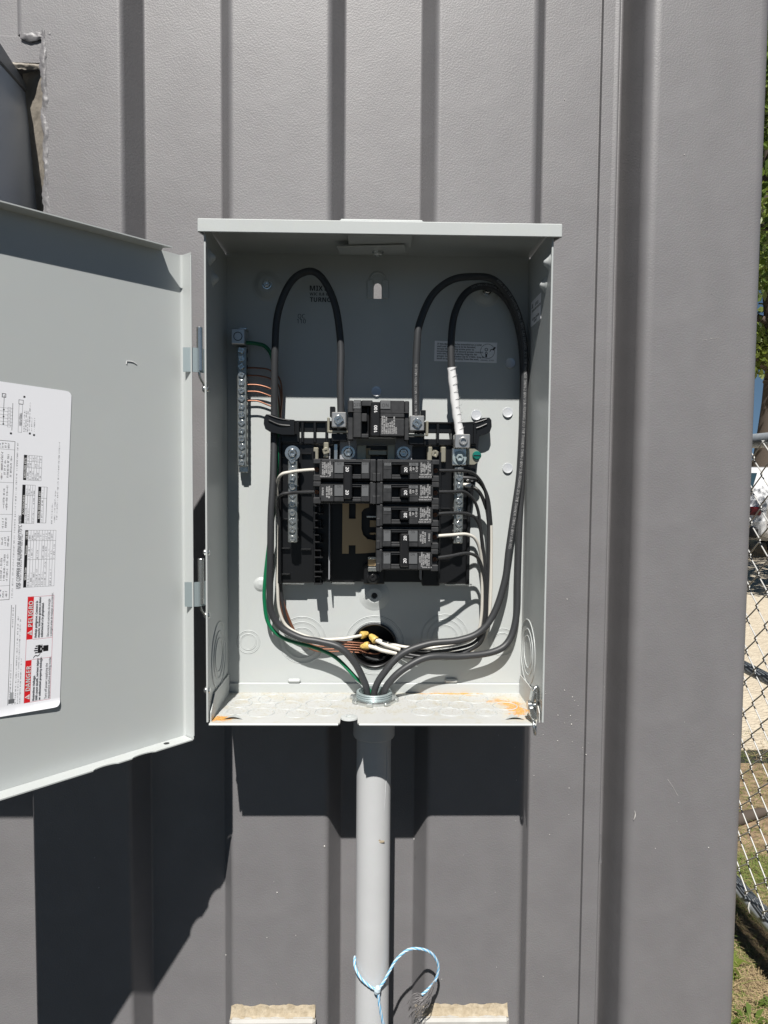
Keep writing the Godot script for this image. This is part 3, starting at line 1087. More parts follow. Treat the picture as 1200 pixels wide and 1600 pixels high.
	for i in words.size():
		lettering(words[i], Vector3(-35, 8.6 - i * 2.9, 0.55), Vector3(1, 0, 0), Vector3(0, 1, 0), 2.0, M.ink, sk, true, 1.0, HORIZONTAL_ALIGNMENT_LEFT)
	st = begin()
	ring(st, Vector3(26.5, 1.5, 0.42), Vector3(0, 0, 1), 8.6, 0.22, 32, 4, 0.4)
	for q in [[-1.6, 2.0, 3.0], [-1.6, -2.4, 2.4]]:
		ring(st, Vector3(25.5 + q[0] + 1.0, 1.5 + q[1], 0.42), Vector3(0, 0, 1), q[2] * 0.55, 0.35, 16, 4, 0.4)
	hbox(st, 24.0, 26.0, -6.0, -2.0, 0.41, 0.52, 0.0)
	plate(st, PackedVector2Array([Vector2(28.5, 0.0), Vector2(31.5, 3.6), Vector2(33.5, 2.6), Vector2(36.5, 6.0), Vector2(35.0, 7.2), Vector2(32.0, 4.0), Vector2(30.6, 4.6)]), Vector3(0, 0, 0.41), Vector3(1, 0, 0), Vector3(0, 1, 0), Vector3(0, 0, 1), 0.1)
	part("diagram", st, M.ink, sk)
	lettering("GROUND   SCREW", Vector3(26.5, -9.4, 0.55), Vector3(1, 0, 0), Vector3(0, 1, 0), 1.3, M.ink, sk)
	O = Vector3(0, -268, 0)
	lettering("MIXTA", Vector3(-69.5, 225.5, 0.25), Vector3(1, 0, 0), Vector3(0, 1, 0), 6.2, M.stamp_ink, t, true)
	lettering("WIC 0.8 mm", Vector3(-68, 218.6, 0.25), Vector3(1, 0, 0), Vector3(0, 1, 0), 3.6, M.stamp_ink, t, true)
	lettering("TURNO 2", Vector3(-66, 212.0, 0.25), Vector3(1, 0, 0), Vector3(0, 1, 0), 5.6, M.stamp_ink, t, true)
	lettering("QC", Vector3(-92.1, 192.0, 0.25), Vector3(1, 0, 0), Vector3(0, 1, 0), 5.0, M.stamp_ink, t)
	lettering("110", Vector3(-92.1, 186.0, 0.25), Vector3(1, 0, 0), Vector3(0, 1, 0), 5.0, M.stamp_ink, t)
	st = begin()
	box(st, Vector3(180.5, 178, 20), Vector3(180.8, 207, 70), 0.1)
	var s2 := part("sticker", st, M.paper, t, "small white listing sticker on the right inner side")
	O = Vector3(0, -268, 0)
	for q in [["UL", 201.0, 28.0, 5.0], ["LISTED", 200.0, 50.0, 3.6], ["ENCLOSED PANELBOARD", 195.0, 48.0, 2.6], ["ISSUE NO. 8 407 610", 185.0, 46.0, 2.6], ["TYPE 3R", 181.5, 44.0, 2.6]]:
		lettering(q[0], Vector3(180.4, q[1], q[2]), Vector3(0, 0, -1), Vector3(0, 1, 0), q[3], M.ink, s2, true)

const DX := -206.8
const DZ := 110.7
const DA := 0.8157

func dp(w: float, y: float, off: float) -> Vector3:
	return Vector3(DX - cos(DA) * w + sin(DA) * off, y, DZ + sin(DA) * w + cos(DA) * off)

func build_door() -> void:
	var t := panel
	O = Vector3(0, -268, 0)
	var P: StandardMaterial3D = M.panel_paint
	var ew := Vector3(-cos(DA), 0, sin(DA))
	var en := Vector3(sin(DA), 0, cos(DA))
	var W := 394.0
	var yt := 229.7
	var yb := -280.8
	var bas := Basis(ew, Vector3.UP, en)
	var o := Vector3(DX, 0, DZ)
	# panel sheet, hinge-side flange with its small return
	var st := begin()
	var line: Array = [Vector2(-0.5, 17.0), Vector2(-0.5, -0.2), Vector2(W, -0.2), Vector2(W, 17.0)]
	var rl := rounded(line, [0.0, 3.0, 3.0, 0.0], 5)
	var wl := PackedVector2Array()
	for q in rl:
		var p := dp(q.x, 0, q.y)
		wl.append(Vector2(p.x, p.z))
	wl.reverse()
	upright_sheet(st, wl, yb, yt, 1.2)
	# rounded rim of the hinge flange
	tube(st, PackedVector3Array([dp(-0.5, yb + 4, 17.0), dp(-0.5, yt - 3, 17.0)]), 0.9, 8)
	var door := part("door", st, P, t, "open panel door swung left, with printed labels on its inside")
	# bottom flange with shallow notches
	st = begin()
	var pl := PackedVector2Array([Vector2(0.5, 0)])
	pl.append(Vector2(0.5, 17.0))
	for nt in [44.0, 84.0]:
		for k in 9:
			var f := k / 8.0
			pl.append(Vector2(nt + 26.0 * f, 17.0 - 3.8 * pow(sin(PI * f), 0.6)))
	pl.append(Vector2(W, 17.0))
	pl.append(Vector2(W, 0))
	plate(st, pl, o + Vector3(0, yb - 0.6, 0), ew, en, Vector3(0, 1, 0), 1.2)
	part("bottom_flange", st, P, door)
	st = begin()
	lathe(st, dp(26.0, yb + 0.65, 7.0), Vector3(0, 1, 0), [[3.0, 0.0], [3.0, 0.15], [0.0, 0.15]], 16)
	part("drain_hole", st, M.handle_plastic, door)
	st = begin()
	plate(st, PackedVector2Array([Vector2(23.0, 0), Vector2(25.5, 6.5), Vector2(26.5, 9.0), Vector2(20.5, 17.0), Vector2(W, 17.0), Vector2(W, 0)]), o + Vector3(0, yt - 0.6, 0), ew, en, Vector3(0, 1, 0), 1.2)
	part("top_flange", st, P, door)
	for y in [126.0, 115.0, -119.0, -131.0]:
		st = begin()
		lathe(st, dp(0.2, y, 11.0), ew, [[2.6, 0.0], [2.4, 0.8], [1.2, 1.2], [0.0, 0.7]], 14)
		part("rivet", st, M.zinc, door)
	for q in [[20.0, 92.0, 6.0]]:
		st = begin()
		tube(st, spline([dp(62, 113, 0.2), dp(56, 113, 0.3), dp(51.5, 111, 0.2)]), 0.35, 5)
		tube(st, spline([dp(62, 113, 0.2), dp(62.4, 110, 0.2)]), 0.35, 5)
		part("scratch", st, M.ink_white, door)
	# printed sheet, its lower corner lifting
	var LW := 294.6
	var LH := 215.0
	var eu := (ew * -0.0547 + Vector3.UP * 0.9985).normalized()
	var ev := (ew * 0.9985 + Vector3.UP * 0.0547).normalized()
	var lo := dp(133.4, -216.0, 0.0)
	var lp := func(u: float, v: float, off: float) -> Vector3:
		return lo + eu * u + ev * v + en * off
	st = begin()
	var us: Array = [0.0, 1.5, 3.0, 4.5, 6.0, 8.0, 40.0, 288.0, 291.0, 293.5, LW]
	var vs: Array = [0.0, 1.5, 3.0, 6.0, 12.0, 24.0, 40.0, 70.0, LH]
	var lift := func(u: float, v: float) -> float:
		return 0.25 + 2.2 * pow(maxf(0.0, 1.0 - u / 8.0), 1.6) * maxf(0.0, 1.0 - v / 75.0)
	var corner := func(u: float, v: float) -> Vector2:
		var r := 5.0
		var q := Vector2(u, v)
		for c in [Vector2(r, r), Vector2(LW - r, r)]:
			var d: Vector2 = q - c
			if d.y < 0 and ((c.x < 50 and d.x < 0) or (c.x > 50 and d.x > 0)) and d.length() > r:
				q = c + d.normalized() * r
		return q
	for i in us.size() - 1:
		for j in vs.size() - 1:
			var ps: Array[Vector3] = []
			var uv: Array[Vector2] = []
			for k in [[0, 0], [1, 0], [1, 1], [0, 1]]:
				var q: Vector2 = corner.call(us[i + k[0]], vs[j + k[1]])
				ps.append(lp.call(q.x, q.y, lift.call(q.x, q.y)))
				uv.append(Vector2(q.x / LW, 1.0 - q.y / LH))
			var n := (ps[1] - ps[0]).cross(ps[3] - ps[0])
			n = en if n.length() < 0.001 else n.normalized()
			if n.dot(en) < 0:
				n = -n
			tri(st, ps[0], ps[1], ps[2], n, n, n, uv[0], uv[1], uv[2])
			tri(st, ps[0], ps[2], ps[3], n, n, n, uv[0], uv[2], uv[3])
	var lm: StandardMaterial3D = mat("printed_sheet", Color.WHITE, 0.55)
	lm.albedo_texture = label_texture(LW, LH)
	part("printed_label", st, lm, door, "white printed instruction sheet with red danger headings")
	var say := func(s: String, u: float, v: float, h: float, m: Material, bold: bool, al: int, stretch := 1.0) -> void:
		lettering(s, lp.call(u, v, 0.5), eu, ev, h, m, door, bold, stretch, al)
	var C := HORIZONTAL_ALIGNMENT_CENTER
	var L := HORIZONTAL_ALIGNMENT_LEFT
	say.call("DANGER", 18.5, 29.7, 4.0, M.ink_white, true, L, 1.05)
	say.call("PELIGRO", 77.0, 29.7, 4.0, M.ink_white, true, L, 1.05)
	for u in [13.5, 72.0]:
		st = begin()
		plate(st, PackedVector2Array([Vector2(-2.4, -1.9), Vector2(2.4, -1.9), Vector2(0, 2.3)]), lp.call(u, 29.7, 0.3), eu, ev, en, 0.1)
		part("warning_triangle", st, M.ink_white, door)
		say.call("!", u, 29.4, 2.6, mat("ink_red", lin(0.70, 0.012, 0.018), 0.6), true, C)
	var left_words := ["Hazardous Voltage.", "Will cause death, serious injury", "or substantial property damage.", "", "Turn off power supplying the", "equipment before working inside."]
	var right_words := ["Voltaje peligroso. Causara la", "muerte, lesiones graves o dano", "substancial a la propiedad.", "", "Desconecte el suministro de energia", "y pongalo antes de trabajar en su interior."]
	for i in 6:
		if left_words[i] != "":
			say.call(left_words[i], 9.3, 24.6 - i * 2.75, 1.95, M.ink, i < 3, L, 0.95)
			say.call(right_words[i], 67.0, 24.6 - i * 2.75, 1.95, M.ink, i < 3, L, 0.92 if i < 4 else 0.8)
	say.call("USE COPPER OR ALUMINUM 60°/75°C WIRE", 112.8, 41.6, 2.9, M.ink, false, L, 0.84)
	say.call("ACCESSORIES", 188.0, 39.3, 2.0, M.ink_white, true, C)
	say.call("GROUND KITS", 221.0, 39.1, 2.0, M.ink_white, true, C)
	say.call("MAIN BREAKER KIT", 188.0, 25.6, 2.0, M.ink_white, true, C)
	say.call("Wire Size", 126.0, 35.6, 1.9, M.ink_white, true, C)
	say.call("Torque", 147.0, 35.6, 1.9, M.ink_white, true, C)
	say.call("LB-IN", 160.5, 35.6, 1.9, M.ink_white, true, C)
	say.call("NEUTRAL", 264.0, 44.6, 2.0, M.ink, false, C)

# ------------------------------------------------------------------ interior
func build_chassis() -> void:
	var t := thing("breaker_chassis", "black plastic breaker chassis with bus bars inside the panel", "chassis", Vector3(0, -128, 4))
	var B: StandardMaterial3D = M.black_plastic
	var st := begin()
	hbox(st, -117, -74, -128, 40, 8, 18, 1.0)
	hbox(st, -74, 76, -128, 38, 5, 9, 0.6)
	hbox(st, 76, 112, -128, 40, 8, 18, 1.0)
	plate(st, PackedVector2Array([Vector2(111, -60), Vector2(116, -20), Vector2(122, 50), Vector2(111, 50)]), Vector3(0, 0, 8), Vector3(1, 0, 0), Vector3(0, 1, 0), Vector3(0, 0, 1), 9.0)
	# rims
	hbox(st, -117, -113, -128, 46, 18, 27, 0.8)
	hbox(st, 108, 112, -128, 10, 18, 24, 0.8)
	hbox(st, -75, -72, -126, 30, 18, 30, 0.6)
	hbox(st, 73, 76, -126, 30, 18, 30, 0.6)
	part("base", st, B, t)
	# top rail with open windows
	st = begin()
	for s in [[-118.0, -36.0], [36.0, 118.0]]:
		hbox(st, s[0], s[1], 52.5, 65, 14, 20, 0.8)
		hbox(st, s[0], s[1], 38, 45.5, 14, 22, 0.8)
		hbox(st, s[0], s[1], 63.5, 65.5, 20, 25, 0.5)
	for x in [-118.0, -90.0, -75.5, -61.5, -48.0, 47.0, 52.5, 70.0, 88.0, 114.0]:
		hbox(st, x, x + (26.0 if x == -118.0 or x == 88.0 else 3.4), 40, 65, 14, 24.5, 0.6)
	part("top_rail", st, B, t)
	# levers that hook the chassis in
	for s in [-1.0, 1.0]:
		st = begin()
		var p := PackedVector2Array([Vector2(98, 48), Vector2(112, 48), Vector2(126, 51), Vector2(131, 54), Vector2(133, 60), Vector2(132.5, 68), Vector2(130, 71), Vector2(122, 70.5), Vector2(112, 66), Vector2(98, 65)])
		var q := PackedVector2Array()
		for v in p:
			q.append(Vector2((v.x + 2.0) * s + (2.0 if s > 0 else 4.0), v.y + (0.0 if s < 0 else 1.0)))
		var lz := 36.0 if s < 0 else 8.0
		plate(st, q, Vector3(0, 0, lz), Vector3(1, 0, 0), Vector3(0, 1, 0), Vector3(0, 0, 1), 8.0)
		tube(st, spline([[s * 104 + 3, 58, lz + 7], [s * 116 + 3, 59, lz + 8], [s * 128 + 3, 64, lz + 8]]), 1.6, 8)
		tube(st, spline([[s * 104 + 3, 64, lz + 7], [s * 116 + 3, 66, lz + 8], [s * 128 + 3, 70, lz + 8]]), 1.2, 8)
		part("lever", st, B, t)
	# fingers beside the breakers and small ledges
	for y in [-38.0, -55.0, -72.0, -90.0, -107.0, -121.0]:
		st = begin()
		hbox(st, -73, -63, y - 5.5, y - 4.0, 18, 40, 0.4)
		hbox(st, -73, -65, y + 2.5, y + 4.0, 18, 38, 0.4)
		hbox(st, -66.5, -65, y - 5.5, y + 4.0, 18, 34, 0.4)
		part("finger", st, B, t)
	for q in [[-111, 22], [-111, -20], [-111, -52], [-111, -87], [-111, -118], [-86, 26], [-86, -18], [-86, -88], [80, -38], [80, -72], [104, -12], [104, -50], [80, -100]]:
		st = begin()
		hbox(st, q[0] - 4, q[0] + 8, q[1], q[1] + 1.6, 18, 23, 0.4)
		part("ledge", st, B, t)
	st = begin()
	hbox(st, -56.6, -55.2, -122, 34, 9, 30, 0.2)
	part("divider", st, M.appliance_trim, t)
	st = begin()
	hbox(st, 52.5, 54, -122, -96, 9, 30, 0.2)
	part("divider", st, M.appliance_trim, t)
	st = begin()
	hbox(st, -114, -86, -130.2, -128.4, 8, 17, 0.4)
	hbox(st, -54, -26, -130.2, -128.4, 5, 13, 0.4)
	hbox(st, 83, 116, -130.2, -128.4, 8, 17, 0.4)
	part("pan_edge", st, M.zinc, t)
	# black lower corner plates and bracket at the bus end
	st = begin()
	hbox(st, 55, 76, -130, -100, 9, 26, 1.0)
	hbox(st, -15, 10, -129, -105, 9, 20, 1.0)
	lathe(st, Vector3(-3.7, -120, 20), Vector3(0, 0, 1), [[8.0, 0.0], [8.0, 3.0], [6.0, 4.0], [0.0, 4.0]], 18)
	part("end_bracket", st, B, t)
	slot_screw("screw", Vector3(-3.7, -120, 24), 4.0, 2.0, 0.7, t, M.handle_plastic)
	# bus bars
	st = begin()
	plate(st, PackedVector2Array([Vector2(-40.7, 34), Vector2(-33, 34), Vector2(-33, -50), Vector2(-24.8, -50), Vector2(-24.8, 34), Vector2(-8, 34), Vector2(-9, -36), Vector2(-15, -38), Vector2(-18, -42), Vector2(-18, -62), Vector2(-16, -69), Vector2(-11, -74), Vector2(-1, -76), Vector2(-1, -90), Vector2(-14, -91), Vector2(-24.8, -91.6), Vector2(-24.8, -81.6), Vector2(-33, -81.6), Vector2(-33, -91.6), Vector2(-40.7, -91.6)]), Vector3(0, 0, 22), Vector3(1, 0, 0), Vector3(0, 1, 0), Vector3(0, 0, 1), 2.5)
	part("bus_bar", st, M.brass, t)
	st = begin()
	hbox(st, 12, 40, -100, 34, 22, 24.5, 0.3)
	hbox(st, -8, 2, -60, -52, 19, 21, 0.3)
	hbox(st, -8, 2, -68, -66, 19, 28, 0.3)
	hbox(st, -10, 6, -106, -98, 22, 25, 0.4)
	hbox(st, 14, 20, -109, -103, 22, 28, 0.3)
	hbox(st, 28, 35, -109, -103, 22, 28, 0.3)
	part("bus_bar", st, M.brass, t)
	st = begin()
	hbox(st, -10, 5, -98, -95, 24, 27, 0.4)
	hbox(st, -10, 6, -112, -107, 23, 29, 0.8)
	hbox(st, -12, 4, -48, -46, 20, 29, 0.3)
	part("stab_clip", st, M.zinc, t)
	for x in [-34.0, 31.1]:
		st = begin()
		hbox(st, x - 10, x + 10, 16, 46, 26, 30, 0.5)
		part("terminal_plate", st, M.appliance_trim, t)
		hex_bolt("bolt", Vector3(x, 28.3, 30), 5.2, t, M.zinc, 1.55)
	st = begin()
	hbox(st, -24, -13, 14, 37, 24.6, 28, 0.5)
	hbox(st, 12, 21, 14, 38, 24.6, 28, 0.5)
	hbox(st, -10.8, 11.7, 25.6, 31.6, 22, 26, 0.8)
	part("jumper_strap", st, M.tin_plate, t)
	for q in [[-72.0, 20.0], [-60.0, 26.0], [62.0, 22.0], [78.0, 22.0]]:
		st = begin()
		hbox(st, q[0] - 3, q[0] + 3, q[1] - 4, q[1] + 14, 20, 30, 0.8)
		part("clip", st, M.tin_plate, t)
	slot_screw("screw", Vector3(-60, 30, 30), 4.2, 2.6, 0.3, t, M.tin_plate)
	slot_screw("screw", Vector3(68, 28, 30), 4.2, 2.6, 1.2, t, M.tin_plate)
	st = begin()
	hbox(st, -50.5, -46.5, 12, 38, 22, 34, 0.3)
	part("clip", st, M.zinc, t)

func build_breakers() -> void:
	# [name, label, inner end x, direction, pole centres, lettering variant]
	single_breaker("two_pole_breaker", "black two-pole 20 amp breaker on the left side of the chassis", -1.6, -1.0, [7.6, -17.6], 0)
	single_breaker("single_pole_breaker", "topmost black single-pole 20 amp breaker of the right column", -0.8, 1.0, [7.6], 1)
	single_breaker("single_pole_breaker", "second black single-pole 20 amp breaker from the top, right column", -0.8, 1.0, [-17.4], 1)
	single_breaker("single_pole_breaker", "third black single-pole 20 amp breaker from the top, right column", -0.8, 1.0, [-42.2], 1)
	single_breaker("two_pole_breaker", "black two-pole 20 amp breaker at the bottom of the right column", -0.8, 1.0, [-67.4, -92.4], 2)
	main_breaker()

func single_breaker(called: String, label: String, x0: float, dir: float, poles: Array, variant: int) -> void:
	var yc: float = poles[poles.size() - 1]
	var t := thing(called, label, "circuit breaker", Vector3(x0 + dir * 35.0, yc - 12.0, 27), "branch circuit breakers")
	var X := func(a: float, b: float) -> Array:
		return [minf(x0 + dir * a, x0 + dir * b), maxf(x0 + dir * a, x0 + dir * b)]
	var bp: StandardMaterial3D = M.breaker_plastic
	var rt := Vector3(0, dir, 0)
	var up := Vector3(-dir, 0, 0)
	for pi in poles.size():
		var y: float = poles[pi]
		var st := begin()
		var add := func(a: float, b: float, y0: float, y1: float, z0: float, z1: float, bev := 0.6) -> void:
			var xs: Array = X.call(a, b)
			box(st, Vector3(xs[0], y + y0, z0), Vector3(xs[1], y + y1, z1), bev)
		add.call(0.0, 69.5, -12.3, 12.3, 27, 70)
		add.call(0.0, 7.0, -12.2, 12.2, 69, 81, 1.0)
		add.call(0.0, 4.0, -12.2, -3.0, 80, 82.5, 0.5)
		add.call(7.0, 16.5, -9.6, 9.4, 69, 84.5, 0.8)
		add.call(16.5, 35.0, 6.4, 9.4, 69, 84.0, 0.5)
		add.call(16.5, 35.0, -9.6, -7.0, 69, 82.5, 0.5)
		add.call(16.5, 26.0, -7.0, -4.6, 69, 80.5, 0.5)
		add.call(35.0, 46.5, -9.6, 9.4, 69, 84.0, 0.7)
		add.call(46.5, 61.0, -9.6, 9.4, 69, 85.0, 0.7)
		# walls of the wire terminal
		add.call(61.0, 69.5, 6.8, 12.2, 69, 79.5, 0.6)
		add.call(61.0, 69.5, -12.2, -5.5, 69, 79.5, 0.6)
		add.call(61.0, 62.5, -5.5, 6.8, 69, 81.5, 0.3)
		# thin mould lines
		add.call(7.5, 16.0, 1.4, 2.0, 84.4, 84.8, 0.1)
		add.call(35.2, 46.3, -3.2, -2.7, 83.9, 84.3, 0.1)
		add.call(8.0, 60.0, 9.0, 9.6, 84.0, 85.2, 0.2)
		part("body", st, bp, t)
		st = begin()
		var ya := y + (5.0 if variant == 1 else -3.5)
		for ab in [[8.2, 15.8], [35.4, 45.8]]:
			var xs: Array = X.call(ab[0], ab[1])
			box(st, Vector3(xs[0], ya, 83.6), Vector3(xs[1], y + 8.8, 84.9), 0.3)
		var pl := part("marking_plate", st, M.breaker_grey, t)
		var off := Vector3(0, 0, 84.98)
		lettering("OFF", Vector3(x0 + dir * 12.0, y + 7.0, off.z), Vector3(1, 0, 0), Vector3(0, 1, 0), 2.4, M.breaker_plastic, pl)
		lettering("ON", Vector3(x0 + dir * 40.5, y + 7.0, off.z), Vector3(1, 0, 0), Vector3(0, 1, 0), 2.4, M.breaker_plastic, pl)
		# terminal: clamp screw and copper end
		st = begin()
		lathe(st, Vector3(x0 + dir * 66.0, y + 0.6, 69.8), Vector3(0, 0, 1), [[2.7, 0.0], [2.7, 1.6], [2.0, 2.2], [0.0, 1.6]], 12)
		part("terminal_screw", st, M.old_copper, t)
		# printed rating text
		if variant == 1:
			for i in 6:
				lettering(["HACR TYPE", "SWD 40C", "120/240V~", "10kA", "CU-AL 60/75C", "25 LB-IN"][i], Vector3(x0 + dir * (49.0 + i * 1.9), y + 3.4, 85.15), rt, up, 1.6, M.rating_print, t, true, 1.0)
			lettering("120/240V AC", Vector3(x0 + dir * 54.0, y - 4.2, 85.15), Vector3(1, 0, 0), Vector3(0, 1, 0), 1.7, M.rating_print, t, true)
			lettering("ISSUE AD-2117", Vector3(x0 + dir * 53.5, y - 6.8, 85.15), Vector3(1, 0, 0), Vector3(0, 1, 0), 1.5, M.rating_print, t, true)
			for i in 3:
				lettering(["20A", "1P", "C-UL"][i], Vector3(x0 + dir * (37.2 + i * 3.4), y + 2.0, 84.2), rt, up, 2.2, M.rating_print, t, true)
		elif pi == (0 if variant == 0 else poles.size() - 1):
			for i in 6:
				lettering(["LISTED", "CIRCUIT BRKR", "HACR TYPE", "120/240V", "SERIES 10kA", "CU-AL WIRE"][i], Vector3(x0 + dir * (48.6 + i * 2.0), y + 1.6, 85.15), rt, up, 1.7, M.rating_print, t, true, 1.05)
			lettering("ISSUE AC-3", Vector3(x0 + dir * 56.5, y - 7.0, 85.15), Vector3(1, 0, 0), Vector3(0, 1, 0), 1.5, M.rating_print, t, true)
		else:
			for i in 3:
				lettering(["60/75C", "TORQUE 25", "AWG 14-8"][i], Vector3(x0 + dir * (49.2 + i * 2.4), y + 1.0, 85.15), rt, up, 1.9, M.rating_print, t, true)
			lettering("E-POLE", Vector3(x0 + dir * 58.6, y + 1.4, 85.15), rt, up, 1.9, M.rating_print, t, true)
	# toggle
	var st2 := begin()
	var ylo: float = poles[poles.size() - 1] - (4.4 if poles.size() == 1 else 6.5)
	var yhi: float = poles[0] + (5.6 if poles.size() == 1 else 5.4)
	var xs2: Array = X.call(25.0, 34.6)
	box(st2, Vector3(xs2[0], ylo, 70), Vector3(xs2[1], yhi, 90.0), 1.4, Basis(Vector3(0, 1, 0), dir * 0.10), Vector3(x0 + dir * 30.0, 0, 74))
	var hd := part("toggle", st2, M.handle_plastic, t)
	for y in poles:
		lettering("20", Vector3(x0 + dir * 31.6, y + 0.8, 90.9), rt, up, 3.6, M.ink_white, hd, true)

func main_breaker() -> void:
	var t := thing("main_breaker", "large black two-pole 100 amp main breaker at the chassis top", "circuit breaker", Vector3(0, 40, 27))
	var st := begin()
	hbox(st, -33.5, 34.5, 46, 84, 27, 70, 0.8)
	hbox(st, -33.3, -27, 40.5, 84.0, 68, 84, 1.0)
	hbox(st, 29, 34.3, 40.5, 84.0, 68, 84, 1.0)
	hbox(st, -27, -18, 43, 84, 68, 88, 0.9)
	hbox(st, -18, -6, 77.5, 84, 68, 87, 0.7)
	hbox(st, -18, -12, 60.5, 69.5, 68, 88, 0.7)
	hbox(st, -20, -10, 43, 47.5, 68, 85, 0.7)
	hbox(st, 2, 29, 65.0, 84, 68, 87.5, 0.9)
	hbox(st, 2, 29, 45.0, 64.4, 68, 88.2, 0.9)
	hbox(st, -20, -18, 47, 77, 68, 87, 0.5)
	hbox(st, -33.2, -18.2, 71.0, 71.7, 84, 88.4, 0.2)
	hbox(st, 2.2, 34.2, 70.4, 71.1, 83.6, 88.0, 0.2)
	hbox(st, 14.0, 14.6, 71, 83.5, 87.4, 87.9, 0.2)
	part("body", st, M.breaker_plastic, t)
	st = begin()
	hbox(st, -27.0, -19.0, 74.5, 83.2, 87.2, 88.5, 0.3)
	hbox(st, 2.6, 13.4, 74.5, 83.2, 87.0, 88.3, 0.3)
	var mp := part("marking_plate", st, M.breaker_grey, t)
	lettering("OFF", Vector3(-23.0, 78.4, 88.6), Vector3(1, 0, 0), Vector3(0, 1, 0), 3.6, M.breaker_plastic, mp)
	lettering("ON", Vector3(8.0, 78.4, 88.4), Vector3(1, 0, 0), Vector3(0, 1, 0), 3.8, M.breaker_plastic, mp)
	st = begin()
	box(st, Vector3(-9.0, 44.0, 72), Vector3(1.2, 82.0, 91.5), 1.5, Basis(Vector3(0, 1, 0), 0.08), Vector3(-3, 0, 76))
	hbox(st, -12.5, -9.5, 44.5, 81.0, 72, 80, 1.0)
	var hd := part("toggle", st, M.handle_plastic, t)
	for y in [52.5, 74.0]:
		lettering("100", Vector3(-2.6, y, 92.0), Vector3(0, 1, 0), Vector3(-1, 0, 0), 3.6, M.ink_white, hd, true)
	for i in 8:
		lettering(["CIRCUIT BREAKER", "COMMON TRIP 2P", "240V~ 60HZ 10kA", "HACR TYPE", "ISSUE AB-41", "CU-AL 60/75C", "TORQUE 50 LB-IN", "LISTED"][i], Vector3(4.8 + i * 2.15, 47.5, 88.4), Vector3(0, 1, 0), Vector3(-1, 0, 0), 1.75, M.rating_print, t, true, 0.95, HORIZONTAL_ALIGNMENT_LEFT)
	# wire lugs either side
	for q in [[-44.2, 65.0, 1.0], [45.0, 62.0, -1.0]]:
		st = begin()
		hbox(st, q[0] - 8.3, q[0] + 8.3, q[1] - 8.6, q[1] + 8.6, 40, 53, 0.8)
		var lug := part("lug", st, M.aluminium, t)
		slot_screw("lug_screw", Vector3(q[0], q[1], 53), 5.4, 2.2, 0.6 * q[2], lug, M.zinc)
		st = begin()
		hbox(st, q[0] - 12.5, q[0] + 10.0, q[1] - 14.5, q[1] - 12.0, 34, 46, 0.5)
		hbox(st, q[0] - q[2] * 12.5 - 1.4, q[0] - q[2] * 12.5 + 1.4, q[1] - 14.0, q[1] + 3.0, 34, 44, 0.5)
		part("lug_bracket", st, M.tin_plate, lug)
		st = begin()
		hbox(st, q[0] - 9, q[0] + 9, q[1] - 24, q[1] - 15, 27, 42, 0.6)
		hbox(st, q[0] + (-11.0 if q[2] > 0 else 5.0), q[0] + (-5.0 if q[2] > 0 else 11.0), q[1] + 4, q[1] + 16, 27, 40, 0.6)
		part("lug_holder", st, M.black_plastic, t)

func bar(called: String, label: String, cat: String, x: float, y0: float, y1: float, z: float, n: int, flip: float) -> Node3D:
	var t := thing(called, label, cat, Vector3(x, y0, z - 11))
	var st := begin()
	hbox(st, x - 5.6, x + 5.6, y0, y1, z - 10, z, 0.8)
	part("bar", st, M.bar_metal, t)
	st = begin()
	var pitch := (y1 - y0 - 9.0) / (n - 1)
	for i in n:
		lathe(st, Vector3(x + flip * 5.5, y0 + 4.5 + i * pitch, z - 5.0), Vector3(flip, 0, 0), [[2.6, 0.0], [2.6, 0.5], [0.0, 0.5]], 10)
	part("wire_holes", st, M.handle_plastic, t)
	for i in n:
		slot_screw("screw", Vector3(x - flip * 0.4, y0 + 4.5 + i * pitch, z), 3.7, 1.9 + 0.6 * sin(i * 2.3), i * 1.1, t, M.zinc)
	return t

